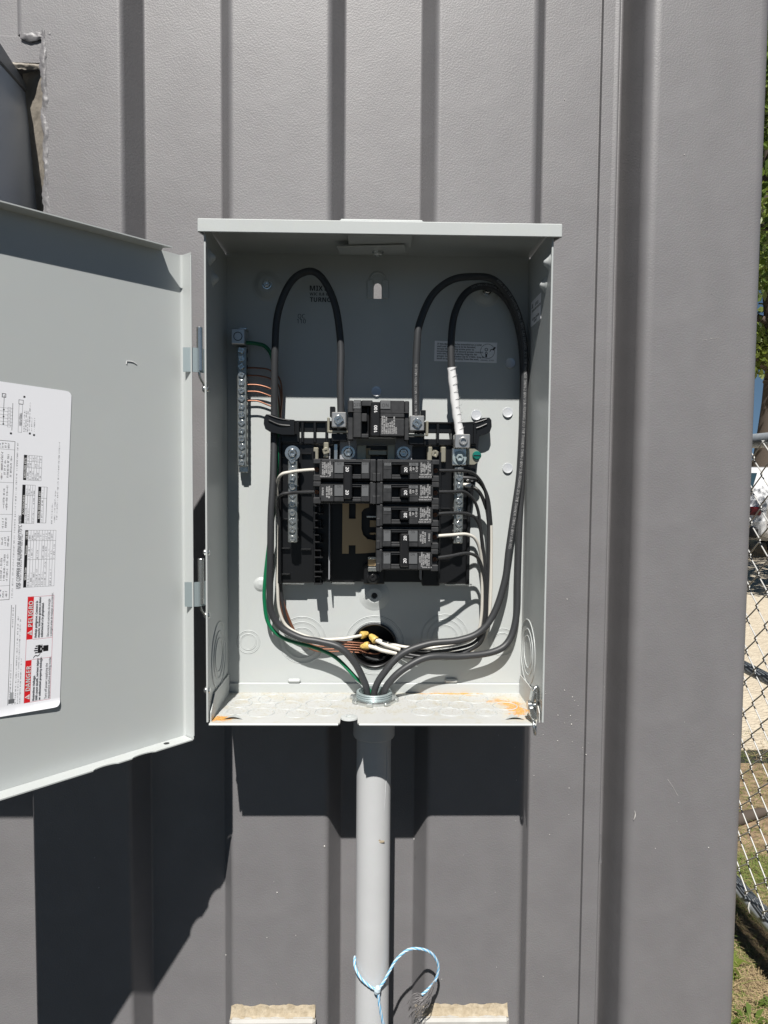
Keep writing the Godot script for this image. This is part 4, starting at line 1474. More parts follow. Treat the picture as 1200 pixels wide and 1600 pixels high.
func build_bars() -> void:
	var t := bar("ground_bar", "long screw-studded zinc ground bar on the panel's left back", "terminal bar", -160.5, 11.0, 152.0, 18.0, 15, 1.0)
	var st := begin()
	hbox(st, -171, -155, 153, 171, 10, 29, 0.9)
	var lg := part("lug", st, M.aluminium, t)
	st = begin()
	lathe(st, Vector3(-163, 162, 28.6), Vector3(0, 0, 1), [[5.4, 0.0], [5.2, 0.7], [4.4, 0.8], [4.2, -4.0], [0.0, -4.0]], 20)
	part("lug_screw", st, M.handle_plastic, lg)
	st = begin()
	hbox(st, -163, -154, 171, 173.5, 6, 22, 0.5)
	hbox(st, -166, -155, 4, 13, 2, 8, 0.5)
	part("mounting_foot", st, M.zinc, t)
	t = bar("neutral_bar", "zinc neutral bar on the chassis left, under a washer-head bolt", "terminal bar", -98.0, -77.0, 33.0, 40.0, 11, 1.0)
	hex_bolt("bolt", Vector3(-98.2, 26.8, 40.5), 5.0, t, M.zinc, 1.75)
	t = bar("neutral_bar", "zinc neutral bar on the chassis right, below the white-taped cable's lug", "terminal bar", 95.5, -77.0, 13.0, 40.0, 10, -1.0)
	st = begin()
	hbox(st, 88.6, 106.4, 34.0, 50.0, 36, 52, 0.9)
	lg = part("lug", st, M.aluminium, t)
	st = begin()
	lathe(st, Vector3(98.5, 42, 51.6), Vector3(0, 0, 1), [[5.0, 0.0], [5.0, 1.8], [4.2, 2.4], [3.0, 2.4], [2.8, 0.2], [0.0, 0.2]], 20)
	part("lug_screw", st, M.aluminium, lg)
	st = begin()
	hbox(st, 86.8, 103.5, 14.5, 34.0, 38, 43, 0.6)
	hbox(st, 97, 100, 33, 36.0, 42, 46, 0.5)
	part("strap", st, M.zinc, t)
	hex_bolt("bolt", Vector3(95.5, 23.0, 43), 4.8, t, M.hinge_zinc, 1.7)
	st = begin()
	plate(st, PackedVector2Array([Vector2(105.5, 15.5), Vector2(114, 15.5), Vector2(119, 19), Vector2(121, 25), Vector2(119, 31), Vector2(114, 34), Vector2(105.5, 34)]), Vector3(0, 0, 34), Vector3(1, 0, 0), Vector3(0, 1, 0), Vector3(0, 0, 1), 2.0)
	part("bonding_tab", st, M.tin_plate, t)
	st = begin()
	lathe(st, Vector3(116.5, 26, 36), Vector3(0, 0, 1), [[5.2, 0.0], [5.2, 1.6], [4.0, 3.0], [0.0, 3.4]], 18)
	var gs := part("bonding_screw", st, M.green_screw, t, "green bonding screw")
	st = begin()
	hbox(st, 112.8, 120.2, 25.5, 26.6, 39.0, 39.7, 0.1)
	part("screw_slot", st, M.handle_plastic, gs)

func wire(called: String, label: String, cat: String, pts: Array, r: float, m: Material, group := "", n := 9) -> Node3D:
	var p := spline(pts, 6)
	var t := thing(called, label, cat, Vector3(p[p.size() - 1].x, p[p.size() - 1].y, maxf(p[p.size() - 1].z, 0.0)), group)
	var st := begin()
	tube(st, p, r, n)
	part("insulation" if m != M.copper else "strand", st, m, t)
	return t

func sub(pts: Array, from: int, to: int) -> Array:
	return pts.slice(from, to + 1)

func print_along(t: Node3D, pts: Array, words: String, r: float, from: float, to: float, size: float) -> void:
	# factory print on a cable: single characters set along it
	var p := spline(pts, 12)
	var lens: Array = [0.0]
	for i in p.size() - 1:
		lens.append(lens[i] + p[i].distance_to(p[i + 1]))
	var s: float = from
	var k := 0
	while s < to:
		var i := 0
		while i < p.size() - 2 and lens[i + 1] < s:
			i += 1
		var d := (p[i + 1] - p[i]).normalized()
		var q := p[i].lerp(p[i + 1], (s - lens[i]) / maxf(0.01, lens[i + 1] - lens[i]))
		var nz := (Vector3(0.0, 0.1, 1.0) - d * Vector3(0.0, 0.1, 1.0).dot(d)).normalized()
		lettering(words.substr(k, 6), q + nz * (r + 0.12), d, nz.cross(d), size, M.print_grey, t)
		s += size * 3.9
		k = (k + 6) % (words.length() - 5)

func build_cables() -> void:
	var A := [[-42, 66, 46], [-43, 106, 45], [-43, 150, 42], [-49, 194, 40], [-62, 224, 36], [-77, 236, 34], [-96, 229, 34], [-109, 208, 36], [-117, 180, 36], [-119, 145, 36], [-120, 107, 33], [-121, 62, 29], [-121, 3, 36], [-123, -42, 40], [-124, -87, 38], [-126, -133, 30], [-125, -161, 26], [-113, -181, 24], [-90, -193, 26], [-67, -197, 28], [-43, -203, 32], [-26, -220, 32], [-15, -241, 30], [-10, -258, 30], [-9, -300, 30]]
	var B := [[44, 64, 48], [43, 106, 52], [44, 150, 53], [47, 175, 52], [61, 207, 48], [83, 226, 42], [108, 232, 36], [133, 231, 30], [153, 214, 24], [167, 187, 21], [174, 153, 19], [174.5, 112, 19], [174, 66, 19], [171, 5, 19], [165, -41, 21], [159, -87, 22], [155, -122, 23], [143, -161, 24], [125, -185, 26], [99, -195, 27], [64, -199, 28], [33, -210, 31], [12, -231, 33], [-1, -256, 32], [-2, -300, 32]]
	var C := [[97, 44, 40], [91, 79, 40], [85, 127, 40], [85, 167, 38], [90, 194, 34], [102, 215, 28], [121, 225, 22], [142, 221, 16], [159, 203, 12], [170, 174, 9], [175, 136, 8], [176, 82, 8], [176, 5, 8], [174, -57, 8], [173, -120, 9], [172, -167, 11], [163, -198, 14], [143, -211, 19], [103, -215, 25], [64, -214, 32], [37, -225, 37], [19, -240, 39], [10, -258, 37], [8, -300, 36]]
	var g := "thick service cables"
	var a := wire("service_cable", "thick black cable looping from the main breaker's left lug down the left side", "cable", A, 4.15, M.cable_jacket, g, 14)
	var b := wire("service_cable", "thick black cable looping from the main breaker's right lug down the right side", "cable", B, 4.15, M.cable_jacket, g, 14)
	print_along(b, B, "AWG 2 CU TYPE THHN OR THWN-2 600V SUN RES VW-1 ", 4.15, 240.0, 560.0, 3.0)
	print_along(b, B, "600V MADE IN USA ", 4.15, 8.0, 60.0, 2.6)
	print_along(a, A, "AWG 2 TYPE THHN ", 4.15, 640.0, 670.0, 3.0)
	var c := wire("service_cable", "thick black cable ending in white tape at the neutral bar's lug", "cable", C, 4.15, M.cable_jacket, g, 14)
	print_along(c, C, "TYPE MTW OR THWN GAS AND OIL RES ", 4.15, 190.0, 280.0, 2.6)
	var tp := spline(sub(C, 0, 2), 10)
	var st := begin()
	var rr: Array = []
	for i in tp.size():
		rr.append(5.0 + 0.25 * (1.0 if i % 4 < 2 else -1.0))
	tube(st, tp, rr, 14)
	part("white_tape", st, M.tape_white, c, "white tape wrapped round the cable end")
	st = begin()
	for i in range(0, 9):
		var y := 56.0 + i * 8.6
		var f := (y - 44.0) / 83.0
		var x := lerpf(97.0, 85.0, f) + 0.6
		tube(st, spline([[x - 5.0, y - 2.6, 41.0], [x - 1.5, y - 1.0, 45.0], [x + 2.0, y + 1.2, 44.9], [x + 5.0, y + 3.0, 41.0]]), 0.22, 5)
	part("tape_seam", st, M.print_grey, c)
	# wires of the right column
	var black := "thin black branch wires on the right"
	wire("black_wire", "thin black wire from the topmost right breaker", "wire", [[65, 8, 70], [80, 8, 66], [97, 8, 58], [113, 4, 46], [126, -12, 36], [132, -40, 30], [134, -87, 26], [134, -141, 22], [133, -181, 18], [126, -204, 14], [101, -214, 10], [66, -217, 7], [30, -212, 4], [9, -205, -6], [3, -207, -24]], 1.9, M.wire_black, black)
	wire("black_wire", "thin black wire from the second right breaker", "wire", [[65, -16, 70], [84, -16, 64], [102, -17, 54], [117, -34, 42], [124, -71, 34], [129, -117, 28], [131, -172, 22], [123, -197, 18], [100, -208, 14], [65, -213, 11], [34, -209, 6], [12, -209, -6], [5, -212, -24]], 1.9, M.wire_black, black)
	wire("black_wire", "thin black wire from the third right breaker", "wire", [[66, -41, 70], [85, -40, 64], [106, -42, 53], [119, -53, 42], [127, -86, 32], [132, -133, 26], [132, -185, 20], [121, -205, 16], [96, -214, 14], [61, -219, 11], [30, -216, 4], [11, -213, -8], [5, -215, -24]], 1.9, M.wire_black, black)
	wire("white_wire", "cream wire from the bottom right two-pole breaker", "wire", [[66, -66, 70], [85, -65, 65], [104, -65, 56], [116, -73, 48], [123, -93, 40], [126, -124, 32], [127, -164, 25], [122, -190, 20], [104, -202, 16], [73, -207, 14], [42, -208, 11], [18, -205, 5], [2, -201, -1]], 1.9, M.wire_white)
	wire("black_wire", "lowest thin black wire, from the bottom right two-pole breaker", "wire", [[66, -91, 70], [85, -89, 64], [105, -87, 54], [119, -94, 44], [126, -112, 36], [130, -140, 30], [129, -188, 24], [117, -207, 20], [92, -217, 18], [57, -221, 14], [28, -219, 6], [9, -215, -8], [5, -217, -24]], 1.9, M.wire_black, black)
	var n1 := [[98, 0, 38], [112, -1, 38], [123, -8, 34], [132, -25, 28], [137, -56, 22], [139, -103, 17], [139, -158, 14], [134, -194, 11], [117, -212, 9], [81, -220, 7], [42, -221, 4], [15, -216, -6], [8, -216, -22]]
	var n2 := [[98, -8, 38], [110, -9, 37], [122, -18, 31], [131, -37, 24], [136, -72, 18], [138, -119, 14], [137, -175, 11], [128, -204, 8], [105, -214, 6], [66, -216, 5], [26, -212, 4], [-2, -209, 0]]
	var w := wire("neutral_wire", "black-sleeved wire with stripes of white tape at the right neutral bar", "wire", n1, 1.9, M.wire_white)
	st = begin()
	tube(st, spline(sub(n1, 0, 4), 6), 2.15, 10)
	part("black_sleeve", st, M.wire_black, w)
	for f in [[105.0, 107.0], [111.0, 112.5], [118.0, 119.6]]:
		st = begin()
		tube(st, PackedVector3Array([Vector3(f[0], -0.4 - (f[0] - 98) * 0.11, 38.2 - (f[0] - 98) * 0.08), Vector3(f[1], -0.7 - (f[1] - 98) * 0.12, 38.0 - (f[1] - 98) * 0.1)]), 2.5, 10)
		part("white_stripe", st, M.tape_white, w)
	w = wire("neutral_wire", "black-sleeved wire with one white tape band at the right neutral bar", "wire", n2, 1.9, M.wire_white)
	st = begin()
	tube(st, spline(sub(n2, 1, 3), 6), 2.15, 10)
	part("black_sleeve", st, M.wire_black, w)
	st = begin()
	tube(st, PackedVector3Array([Vector3(103, -8.6, 37.8), Vector3(109.5, -9.0, 37.2)]), 2.4, 10)
	part("white_band", st, M.tape_white, w)
	# wires of the left side
	wire("white_wire", "cream wire from the left two-pole breaker, passing under the left cable", "wire", [[-67, 8, 70], [-82, 7, 62], [-98, 5, 53], [-111, 1, 49], [-117, -14, 32], [-118, -50, 26], [-118, -88, 24], [-118, -131, 21], [-116, -163, 17], [-105, -184, 14], [-75, -197, 12], [-44, -198, 10], [-25, -196, 6], [-16, -195, 1]], 1.9, M.wire_white)
	wire("black_wire", "thin black wire from the left two-pole breaker", "wire", [[-67, -17, 70], [-84, -18, 62], [-98, -19, 53], [-111, -22, 49], [-116, -36, 32], [-115, -73, 23], [-115, -120, 18], [-112, -159, 14], [-102, -187, 11], [-76, -200, 9], [-44, -203, 7], [-20, -203, -3], [-10, -204, -20]], 1.9, M.wire_black)
	wire("green_wire", "green ground wire from the ground bar's lug to the conduit", "wire", [[-158, 157, 17], [-143, 156, 16], [-132, 152, 16], [-125, 139, 15], [-122, 109, 15], [-118, 63, 22], [-117.5, 18, 26], [-121, -35, 25], [-128, -81, 22], [-133, -124, 20], [-134, -151, 18], [-129, -179, 16], [-110, -197, 15], [-75, -207, 16], [-48, -219, 18], [-24, -242, 22], [-4, -262, 26], [-2, -300, 28]], 2.3, M.wire_green)
	var coppers := [[128.0, -114.0, 0.0], [119.0, -115.0, 4.0], [108.0, -117.0, 7.0], [100.0, -118.0, 10.0], [89.0, -119.0, 13.0]]
	var which := ["topmost", "second from the top", "middle", "second from the bottom", "lowest"]
	for i in 5:
		var y: float = coppers[i][0]
		var xb: float = coppers[i][1]
		var dy: float = coppers[i][2] * 0.75
		wire("copper_wire", "bare copper wire, %s of five at the ground bar" % which[i], "wire", [[-157, y, 13], [-143, y, 13], [-129, y - 2 - i * 0.8, 13], [xb - 3, y - 12 + i, 12], [xb, y - 33 + 2 * i, 11], [xb - 2, 64 - dy, 12], [-118 - i * 0.4, -12, 14], [-119 + i * 0.5, -89, 14], [-118.5 + i * 0.8, -132, 14], [-114 + i, -163 + dy * 0.5, 12], [-102 + i * 1.5, -188 - i, 10], [-76, -200 - i * 3.1, 8], [-41, -202 - i * 3.3, 7 - i], [-14, -204.5 - i * 3.2, 4 - i], [1 - i * 2.6, -208 - i * 2.4, -10]], 0.95, M.copper, "bare copper ground wires", 8)
	for q in [["upper loose copper strand curling inside the round hole", [[-10, -206, 5], [-2, -211, 3], [8, -213, 0], [16, -211, -8], [19, -207, -22]]], ["lower loose copper strand curling inside the round hole", [[-20, -213, 4], [-10, -217, 2], [2, -219, -2], [11, -216, -10], [13, -210, -26]]]]:
		wire("copper_strand", q[0], "wire", q[1], 0.95, M.copper, "", 8)
	wire("black_wire", "short black wire bowed along the bottom of the round hole", "wire", [[-18, -217, -4], [-9, -224, -2], [3, -227, -3], [14, -223, -6], [19, -214, -20]], 1.9, M.wire_black)
	# connectors in the round hole
	for q in [[-16.0, -195.0, 0.0, Vector3(0.75, 0.1, -0.6), "yellow wire connector at the left in the round hole"], [-11.0, -207.5, 4.0, Vector3(-0.7, -0.1, -0.2), "lowest yellow wire connector in the round hole"], [-1.5, -199.5, 4.0, Vector3(-0.5, 0.35, -0.5), "rightmost yellow wire connector in the round hole"]]:
		var t := thing("wire_connector", q[4], "wire connector", Vector3(q[0], q[1], q[2]), "yellow wire connectors")
		var s2 := begin()
		lathe(s2, Vector3(q[0], q[1], q[2]), q[3], [[0.0, -3.0], [4.4, -3.0], [4.8, -1.0], [4.0, 3.0], [3.2, 7.0], [1.6, 9.0], [0.0, 9.2]], 14)
		part("shell", s2, M.nut_yellow, t)
		s2 = begin()
		for k in 7:
			var a2 := TAU * k / 7.0
			var d: Vector3 = (q[3] as Vector3).normalized()
			var u := d.cross(Vector3(0, 1, 0)).normalized()
			var e := u * cos(a2) + d.cross(u) * sin(a2)
			var base := Vector3(q[0], q[1], q[2])
			tube(s2, PackedVector3Array([base + e * 4.5 - d * 2.5, base + e * 3.6 + d * 5.0]), 0.45, 5)
		part("grip_ribs", s2, M.nut_yellow, t)
	wire("white_wire", "short thick cream wire running into the rightmost yellow connector", "wire", [[30, -211, 10], [14, -206, 9], [4, -202, 6], [-1, -200, 4]], 2.3, M.wire_white)
	wire("white_wire", "short thick cream wire running into the lowest yellow connector", "wire", [[26, -216, 8], [10, -213, 8], [0, -210, 6], [-9, -208, 4]], 2.5, M.wire_white)

func build_conduit() -> void:
	var t := thing("conduit", "grey plastic conduit pipe running down from the panel's bottom", "conduit", Vector3(-0.5, -1300, 30))
	var c := Vector3(-1.2, 0, 30)
	var st := begin()
	lathe(st, c + Vector3(0, -1400, 0), Vector3(0, 1, 0), [[20.7, 0.0], [20.7, 1096.0]], 40)
	part("pipe", st, M.conduit_pvc, t)
	st = begin()
	lathe(st, c + Vector3(0, -310, 0), Vector3(0, 1, 0), [[20.7, -1.0], [24.0, -0.6], [24.8, 1.0], [24.8, 36.0], [24.0, 38.0], [24.0, 40.0], [20.0, 40.2]], 40)
	part("adapter", st, M.conduit_pvc, t)
	st = begin()
	lathe(st, c + Vector3(0, -267, 0), Vector3(0, 1, 0), [[27.0, 0.0], [27.0, 3.2], [25.5, 4.4], [20.5, 4.6]], 28)
	for k in 8:
		var a := TAU * k / 8.0 + 0.2
		var e := Vector3(cos(a), 0, sin(a))
		var bas := Basis(e, Vector3.UP, e.cross(Vector3.UP))
		box(st, c + Vector3(25.0, -266.8, -4), c + Vector3(29.5, -262.8, 4), 0.8, Basis(Vector3.UP, -a), c)
	part("locknut", st, M.zinc, t, "zinc locknut clamping the conduit to the bottom plate")
	st = begin()
	for k in 3:
		ring(st, c + Vector3(0, -262.0 + k * 2.4, 0), Vector3(0, 1, 0), 20.4, 1.1, 40, 8)
	lathe(st, c + Vector3(0, -270, 0), Vector3(0, 1, 0), [[20.4, 0.0], [20.4, 13.5], [18.6, 14.0], [18.4, -20.0]], 40)
	part("threaded_end", st, M.hinge_zinc, t)
	st = begin()
	lathe(st, Vector3(9, -432, 48.7), Vector3(0.2, 0, 1), [[3.5, 0.0], [2.4, 0.35], [0.0, 0.5]], 9, 0.0, 0.5)
	lathe(st, Vector3(5, -430, 49.3), Vector3(0.1, 0, 1), [[2.5, 0.0], [1.4, 0.35], [0.0, 0.5]], 8, 0.0, 0.6)
	part("mud_spot", st, M.caked_dirt, t)
	st = begin()
	tube(st, spline([[13.5, -318, 44.4], [14.2, -345, 44.0], [13.0, -372, 44.9], [11.5, -398, 45.8], [9.5, -415, 46.8]], 6), 0.55, 6)
	part("glue_run", st, M.conduit_pvc, t)

func twist(t: Node3D, called: String, pts: Array, r: float) -> void:
	var p := spline(pts, 10)
	for s in 2:
		var st := begin()
		for q in 2:
			var path := PackedVector3Array()
			for i in p.size():
				var d := (p[mini(i + 1, p.size() - 1)] - p[maxi(i - 1, 0)]).normalized()
				var u := d.cross(Vector3(0.1, 0.2, 1)).normalized()
				var w := d.cross(u)
				var a := i * 0.5 + s * PI / 2 + q * PI
				path.append(p[i] + (u * cos(a) + w * sin(a)) * r * 0.75)
			tube(st, path, r * 0.8, 6)
		part(called, st, M.twine_blue if s == 0 else M.twine_white, t)

func build_twine() -> void:
	var t := thing("twine", "frayed blue and white twine knotted round the grey conduit", "twine", Vector3(4, -700, 52))
	twist(t, "strand", [[-22.5, -586, 30], [-22, -590, 42], [-15, -598, 51], [-3, -607, 54], [6, -610, 54.5]], 1.1)
	twist(t, "strand", [[6, -610, 54], [12, -603, 52], [20, -591, 48], [28, -580, 44], [42, -571, 40], [57, -572, 37], [70, -579, 34], [78, -591, 32], [80, -604, 30], [76, -618, 30], [68, -627, 31], [60, -633, 33]], 1.1)
	twist(t, "strand", [[6, -610, 55], [7, -624, 56], [10, -642, 55], [14, -662, 53], [18, -690, 50], [24, -725, 46]], 1.15)
	var st := begin()
	lathe(st, Vector3(5, -610, 55), Vector3(0.3, 1, 0.2), [[0.0, -6.0], [3.4, -4.0], [4.2, 0.0], [3.2, 4.0], [0.0, 6.0]], 10)
	part("knot", st, M.twine_white, t)
	st = begin()
	for i in 44:
		var a := rng.randf_range(-1, 1)
		var p0 := Vector3(74 + a * 2.5, -619 + a * 3, 30 + rng.randf_range(-3, 3))
		var e := Vector3(rng.randf_range(42, 56), rng.randf_range(-672, -650), rng.randf_range(20, 36))
		tube(st, spline([p0, p0.lerp(e, 0.35) + Vector3(rng.randf_range(-4, 4), -6 + rng.randf_range(-4, 6), 2), p0.lerp(e, 0.7) + Vector3(rng.randf_range(-4, 4), 3 + rng.randf_range(-4, 4), 3), e], 4), 0.32, 4, false)
	var fr := part("frayed_end", st, M.fray_grey, t, "frayed white fibres at the twine's loose end")
	fr.set_meta("kind", "stuff")

# ------------------------------------------------------------------ surroundings
func build_fence() -> void:
	var t := thing("chain_link_fence", "galvanised chain-link fence with steel rails beside the container", "fence", Vector3(1100, GROUND, -1000))
	var x := 1100.0
	for q in [[107.0, 21.0], [-570.0, 17.0], [-1248.0, 23.0]]:
		var st := begin()
		tube(st, PackedVector3Array([Vector3(x + 24, q[0], -5200), Vector3(x + 24, q[0], 1500)]), q[1], 14)
		part("rail", st, M.galvanised, t)
	for z in [-5200.0, -2750.0, 1500.0]:
		var st := begin()
		lathe(st, Vector3(x + 62, GROUND - 5, z), Vector3(0, 1, 0), [[30.0, 0.0], [30.0, 1590.0], [20.0, 1605.0], [0.0, 1610.0]], 18)
		part("post", st, M.galvanised, t)
	var zi := 0
	var z := -3600.0
	while z < 700.0:
		var st := begin()
		var p := PackedVector3Array()
		var n := 29
		for i in n:
			var y := 100.0 - i * 47.0
			var s := 1.0 if (i + zi) % 2 == 0 else -1.0
			p.append(Vector3(x + s * 2.5, y + 4.0, z + s * 24.5))
			p.append(Vector3(x - s * 2.5, y - 4.0, z + s * 24.5))
		tube(st, p, 2.1, 5)
		part("mesh_wire", st, M.fence_wire, t)
		z += 47.0
		zi += 1
	for q in [[-1130.0, -1248.0], [-1420.0, 107.0], [-1060.0, -570.0]]:
		var st := begin()
		var p := PackedVector3Array()
		for i in 17:
			var a := TAU * i / 12.0
			p.append(Vector3(x + 24 + cos(a) * 25.0, q[1] + sin(a) * 24.0, q[0] + i * 2.4))
		tube(st, p, 2.0, 6)
		part("tie_wire", st, M.fence_wire, t)

func leaf_cluster(st: SurfaceTool, c: Vector3, rad: Vector3, n: int, size: float, r: RandomNumberGenerator) -> void:
	for i in n:
		var d := Vector3(r.randfn(), r.randfn(), r.randfn()).normalized()
		var p := c + d * rad * pow(r.randf(), 0.45)
		var u := Vector3(r.randfn(), r.randfn() - 0.6, r.randfn()).normalized()
		var nn := (Vector3(r.randfn(), r.randfn() + 0.9, r.randfn())).normalized()
		var w := u.cross(nn).normalized()
		var s := size * r.randf_range(0.6, 1.3)
		var m := nn.cross(w) * 0.0
		tri(st, p, p + u * s * 0.5 + w * s * 0.3 + m, p + u * s, nn, nn, nn)
		tri(st, p, p + u * s, p + u * s * 0.5 - w * s * 0.3, nn, nn, nn)

func tree(called: String, label: String, at: Vector3, height: float, crown_lo: float, spread: float, leaves: int, size: float, seed_: int, m: Material, group := "") -> void:
	var r := RandomNumberGenerator.new()
	r.seed = seed_
	var t := thing(called, label, "tree", at, group)
	var st := begin()
	var top := at + Vector3(r.randf_range(-0.05, 0.05) * height, height * 0.82, r.randf_range(-0.05, 0.05) * height)
	var tr := spline([at + Vector3(0, -20, 0), at.lerp(top, 0.35) + Vector3(height * 0.02, 0, 0), at.lerp(top, 0.7) - Vector3(height * 0.02, 0, 0), top], 5)
	var rr: Array = []
	for i in tr.size():
		rr.append(lerpf(height * 0.028, height * 0.006, float(i) / tr.size()))
	tube(st, tr, rr, 10)
	var tips: Array[Vector3] = []
	for i in 26:
		var f := lerpf(crown_lo / height, 0.95, (i + 0.5) / 26.0)
		var b := at.lerp(top, minf(f / 0.82, 1.0))
		var a := i * 2.4 + r.randf_range(-0.4, 0.4)
		var reach := spread * (0.55 + 0.5 * sin(PI * clampf((f - crown_lo / height) / (1.0 - crown_lo / height), 0.08, 0.92))) * r.randf_range(0.7, 1.1)
		var e := b + Vector3(cos(a) * reach, reach * r.randf_range(-0.15, 0.35), sin(a) * reach)
		tube(st, spline([b, b.lerp(e, 0.5) + Vector3(0, reach * 0.12, 0), e], 4), [height * 0.008, height * 0.0065, height * 0.0055, height * 0.005, height * 0.004, height * 0.0032, height * 0.0025, height * 0.002, height * 0.0012], 6)
		for k in 3:
			tips.append(b.lerp(e, 0.45 + 0.27 * k) + Vector3(r.randfn(), r.randfn(), r.randfn()) * reach * 0.1)
	part("trunk", st, M.bark, t)
	st = begin()
	for p in tips:
		leaf_cluster(st, p, Vector3(1, 0.7, 1) * spread * r.randf_range(0.16, 0.32), int(leaves / tips.size()), size, r)
	part("crown", st, m, t)

func build_far() -> void:
	tree("leafy_tree", "tall leafy yellow-green tree rising behind the parked car", Vector3(10600, GROUND, -18500), 15000, 3700, 4800, 26000, 230, 5, M.leaf_2)
	tree("leafy_tree", "dark leafy tree nearest the fence, seen past the container's corner", Vector3(5000, GROUND, -6400), 7600, 2600, 2000, 15000, 100, 8, M.leaf_0)
	tree("leafy_tree", "distant leafy tree right of the parked car", Vector3(18500, GROUND, -23000), 11000, 2500, 3900, 9000, 240, 11, M.leaf_1)
	# clipped row of bushes far behind the car
	for i in 3:
		var t := thing("hedge_bush", ["rounded olive green bush behind the parked car", "leftmost of the far olive green bushes", "rightmost of the far olive green bushes"][i], "bush", Vector3(14000 + [0, -3000, 3000][i], GROUND, -24500 + i * 120), "far bushes")
		var r := RandomNumberGenerator.new()
		r.seed = 300 + i
		var st := begin()
		leaf_cluster(st, O + Vector3(0, 950, 0), Vector3(1600, 950, 900), 2600, 210, r)
		part("foliage", st, M.leaf_2, t)
		st = begin()
		lathe(st, O, Vector3(0, 1, 0), [[120.0, 0.0], [90.0, 900.0], [0.0, 1000.0]], 8)
		part("stem", st, M.bark, t)
	build_car()

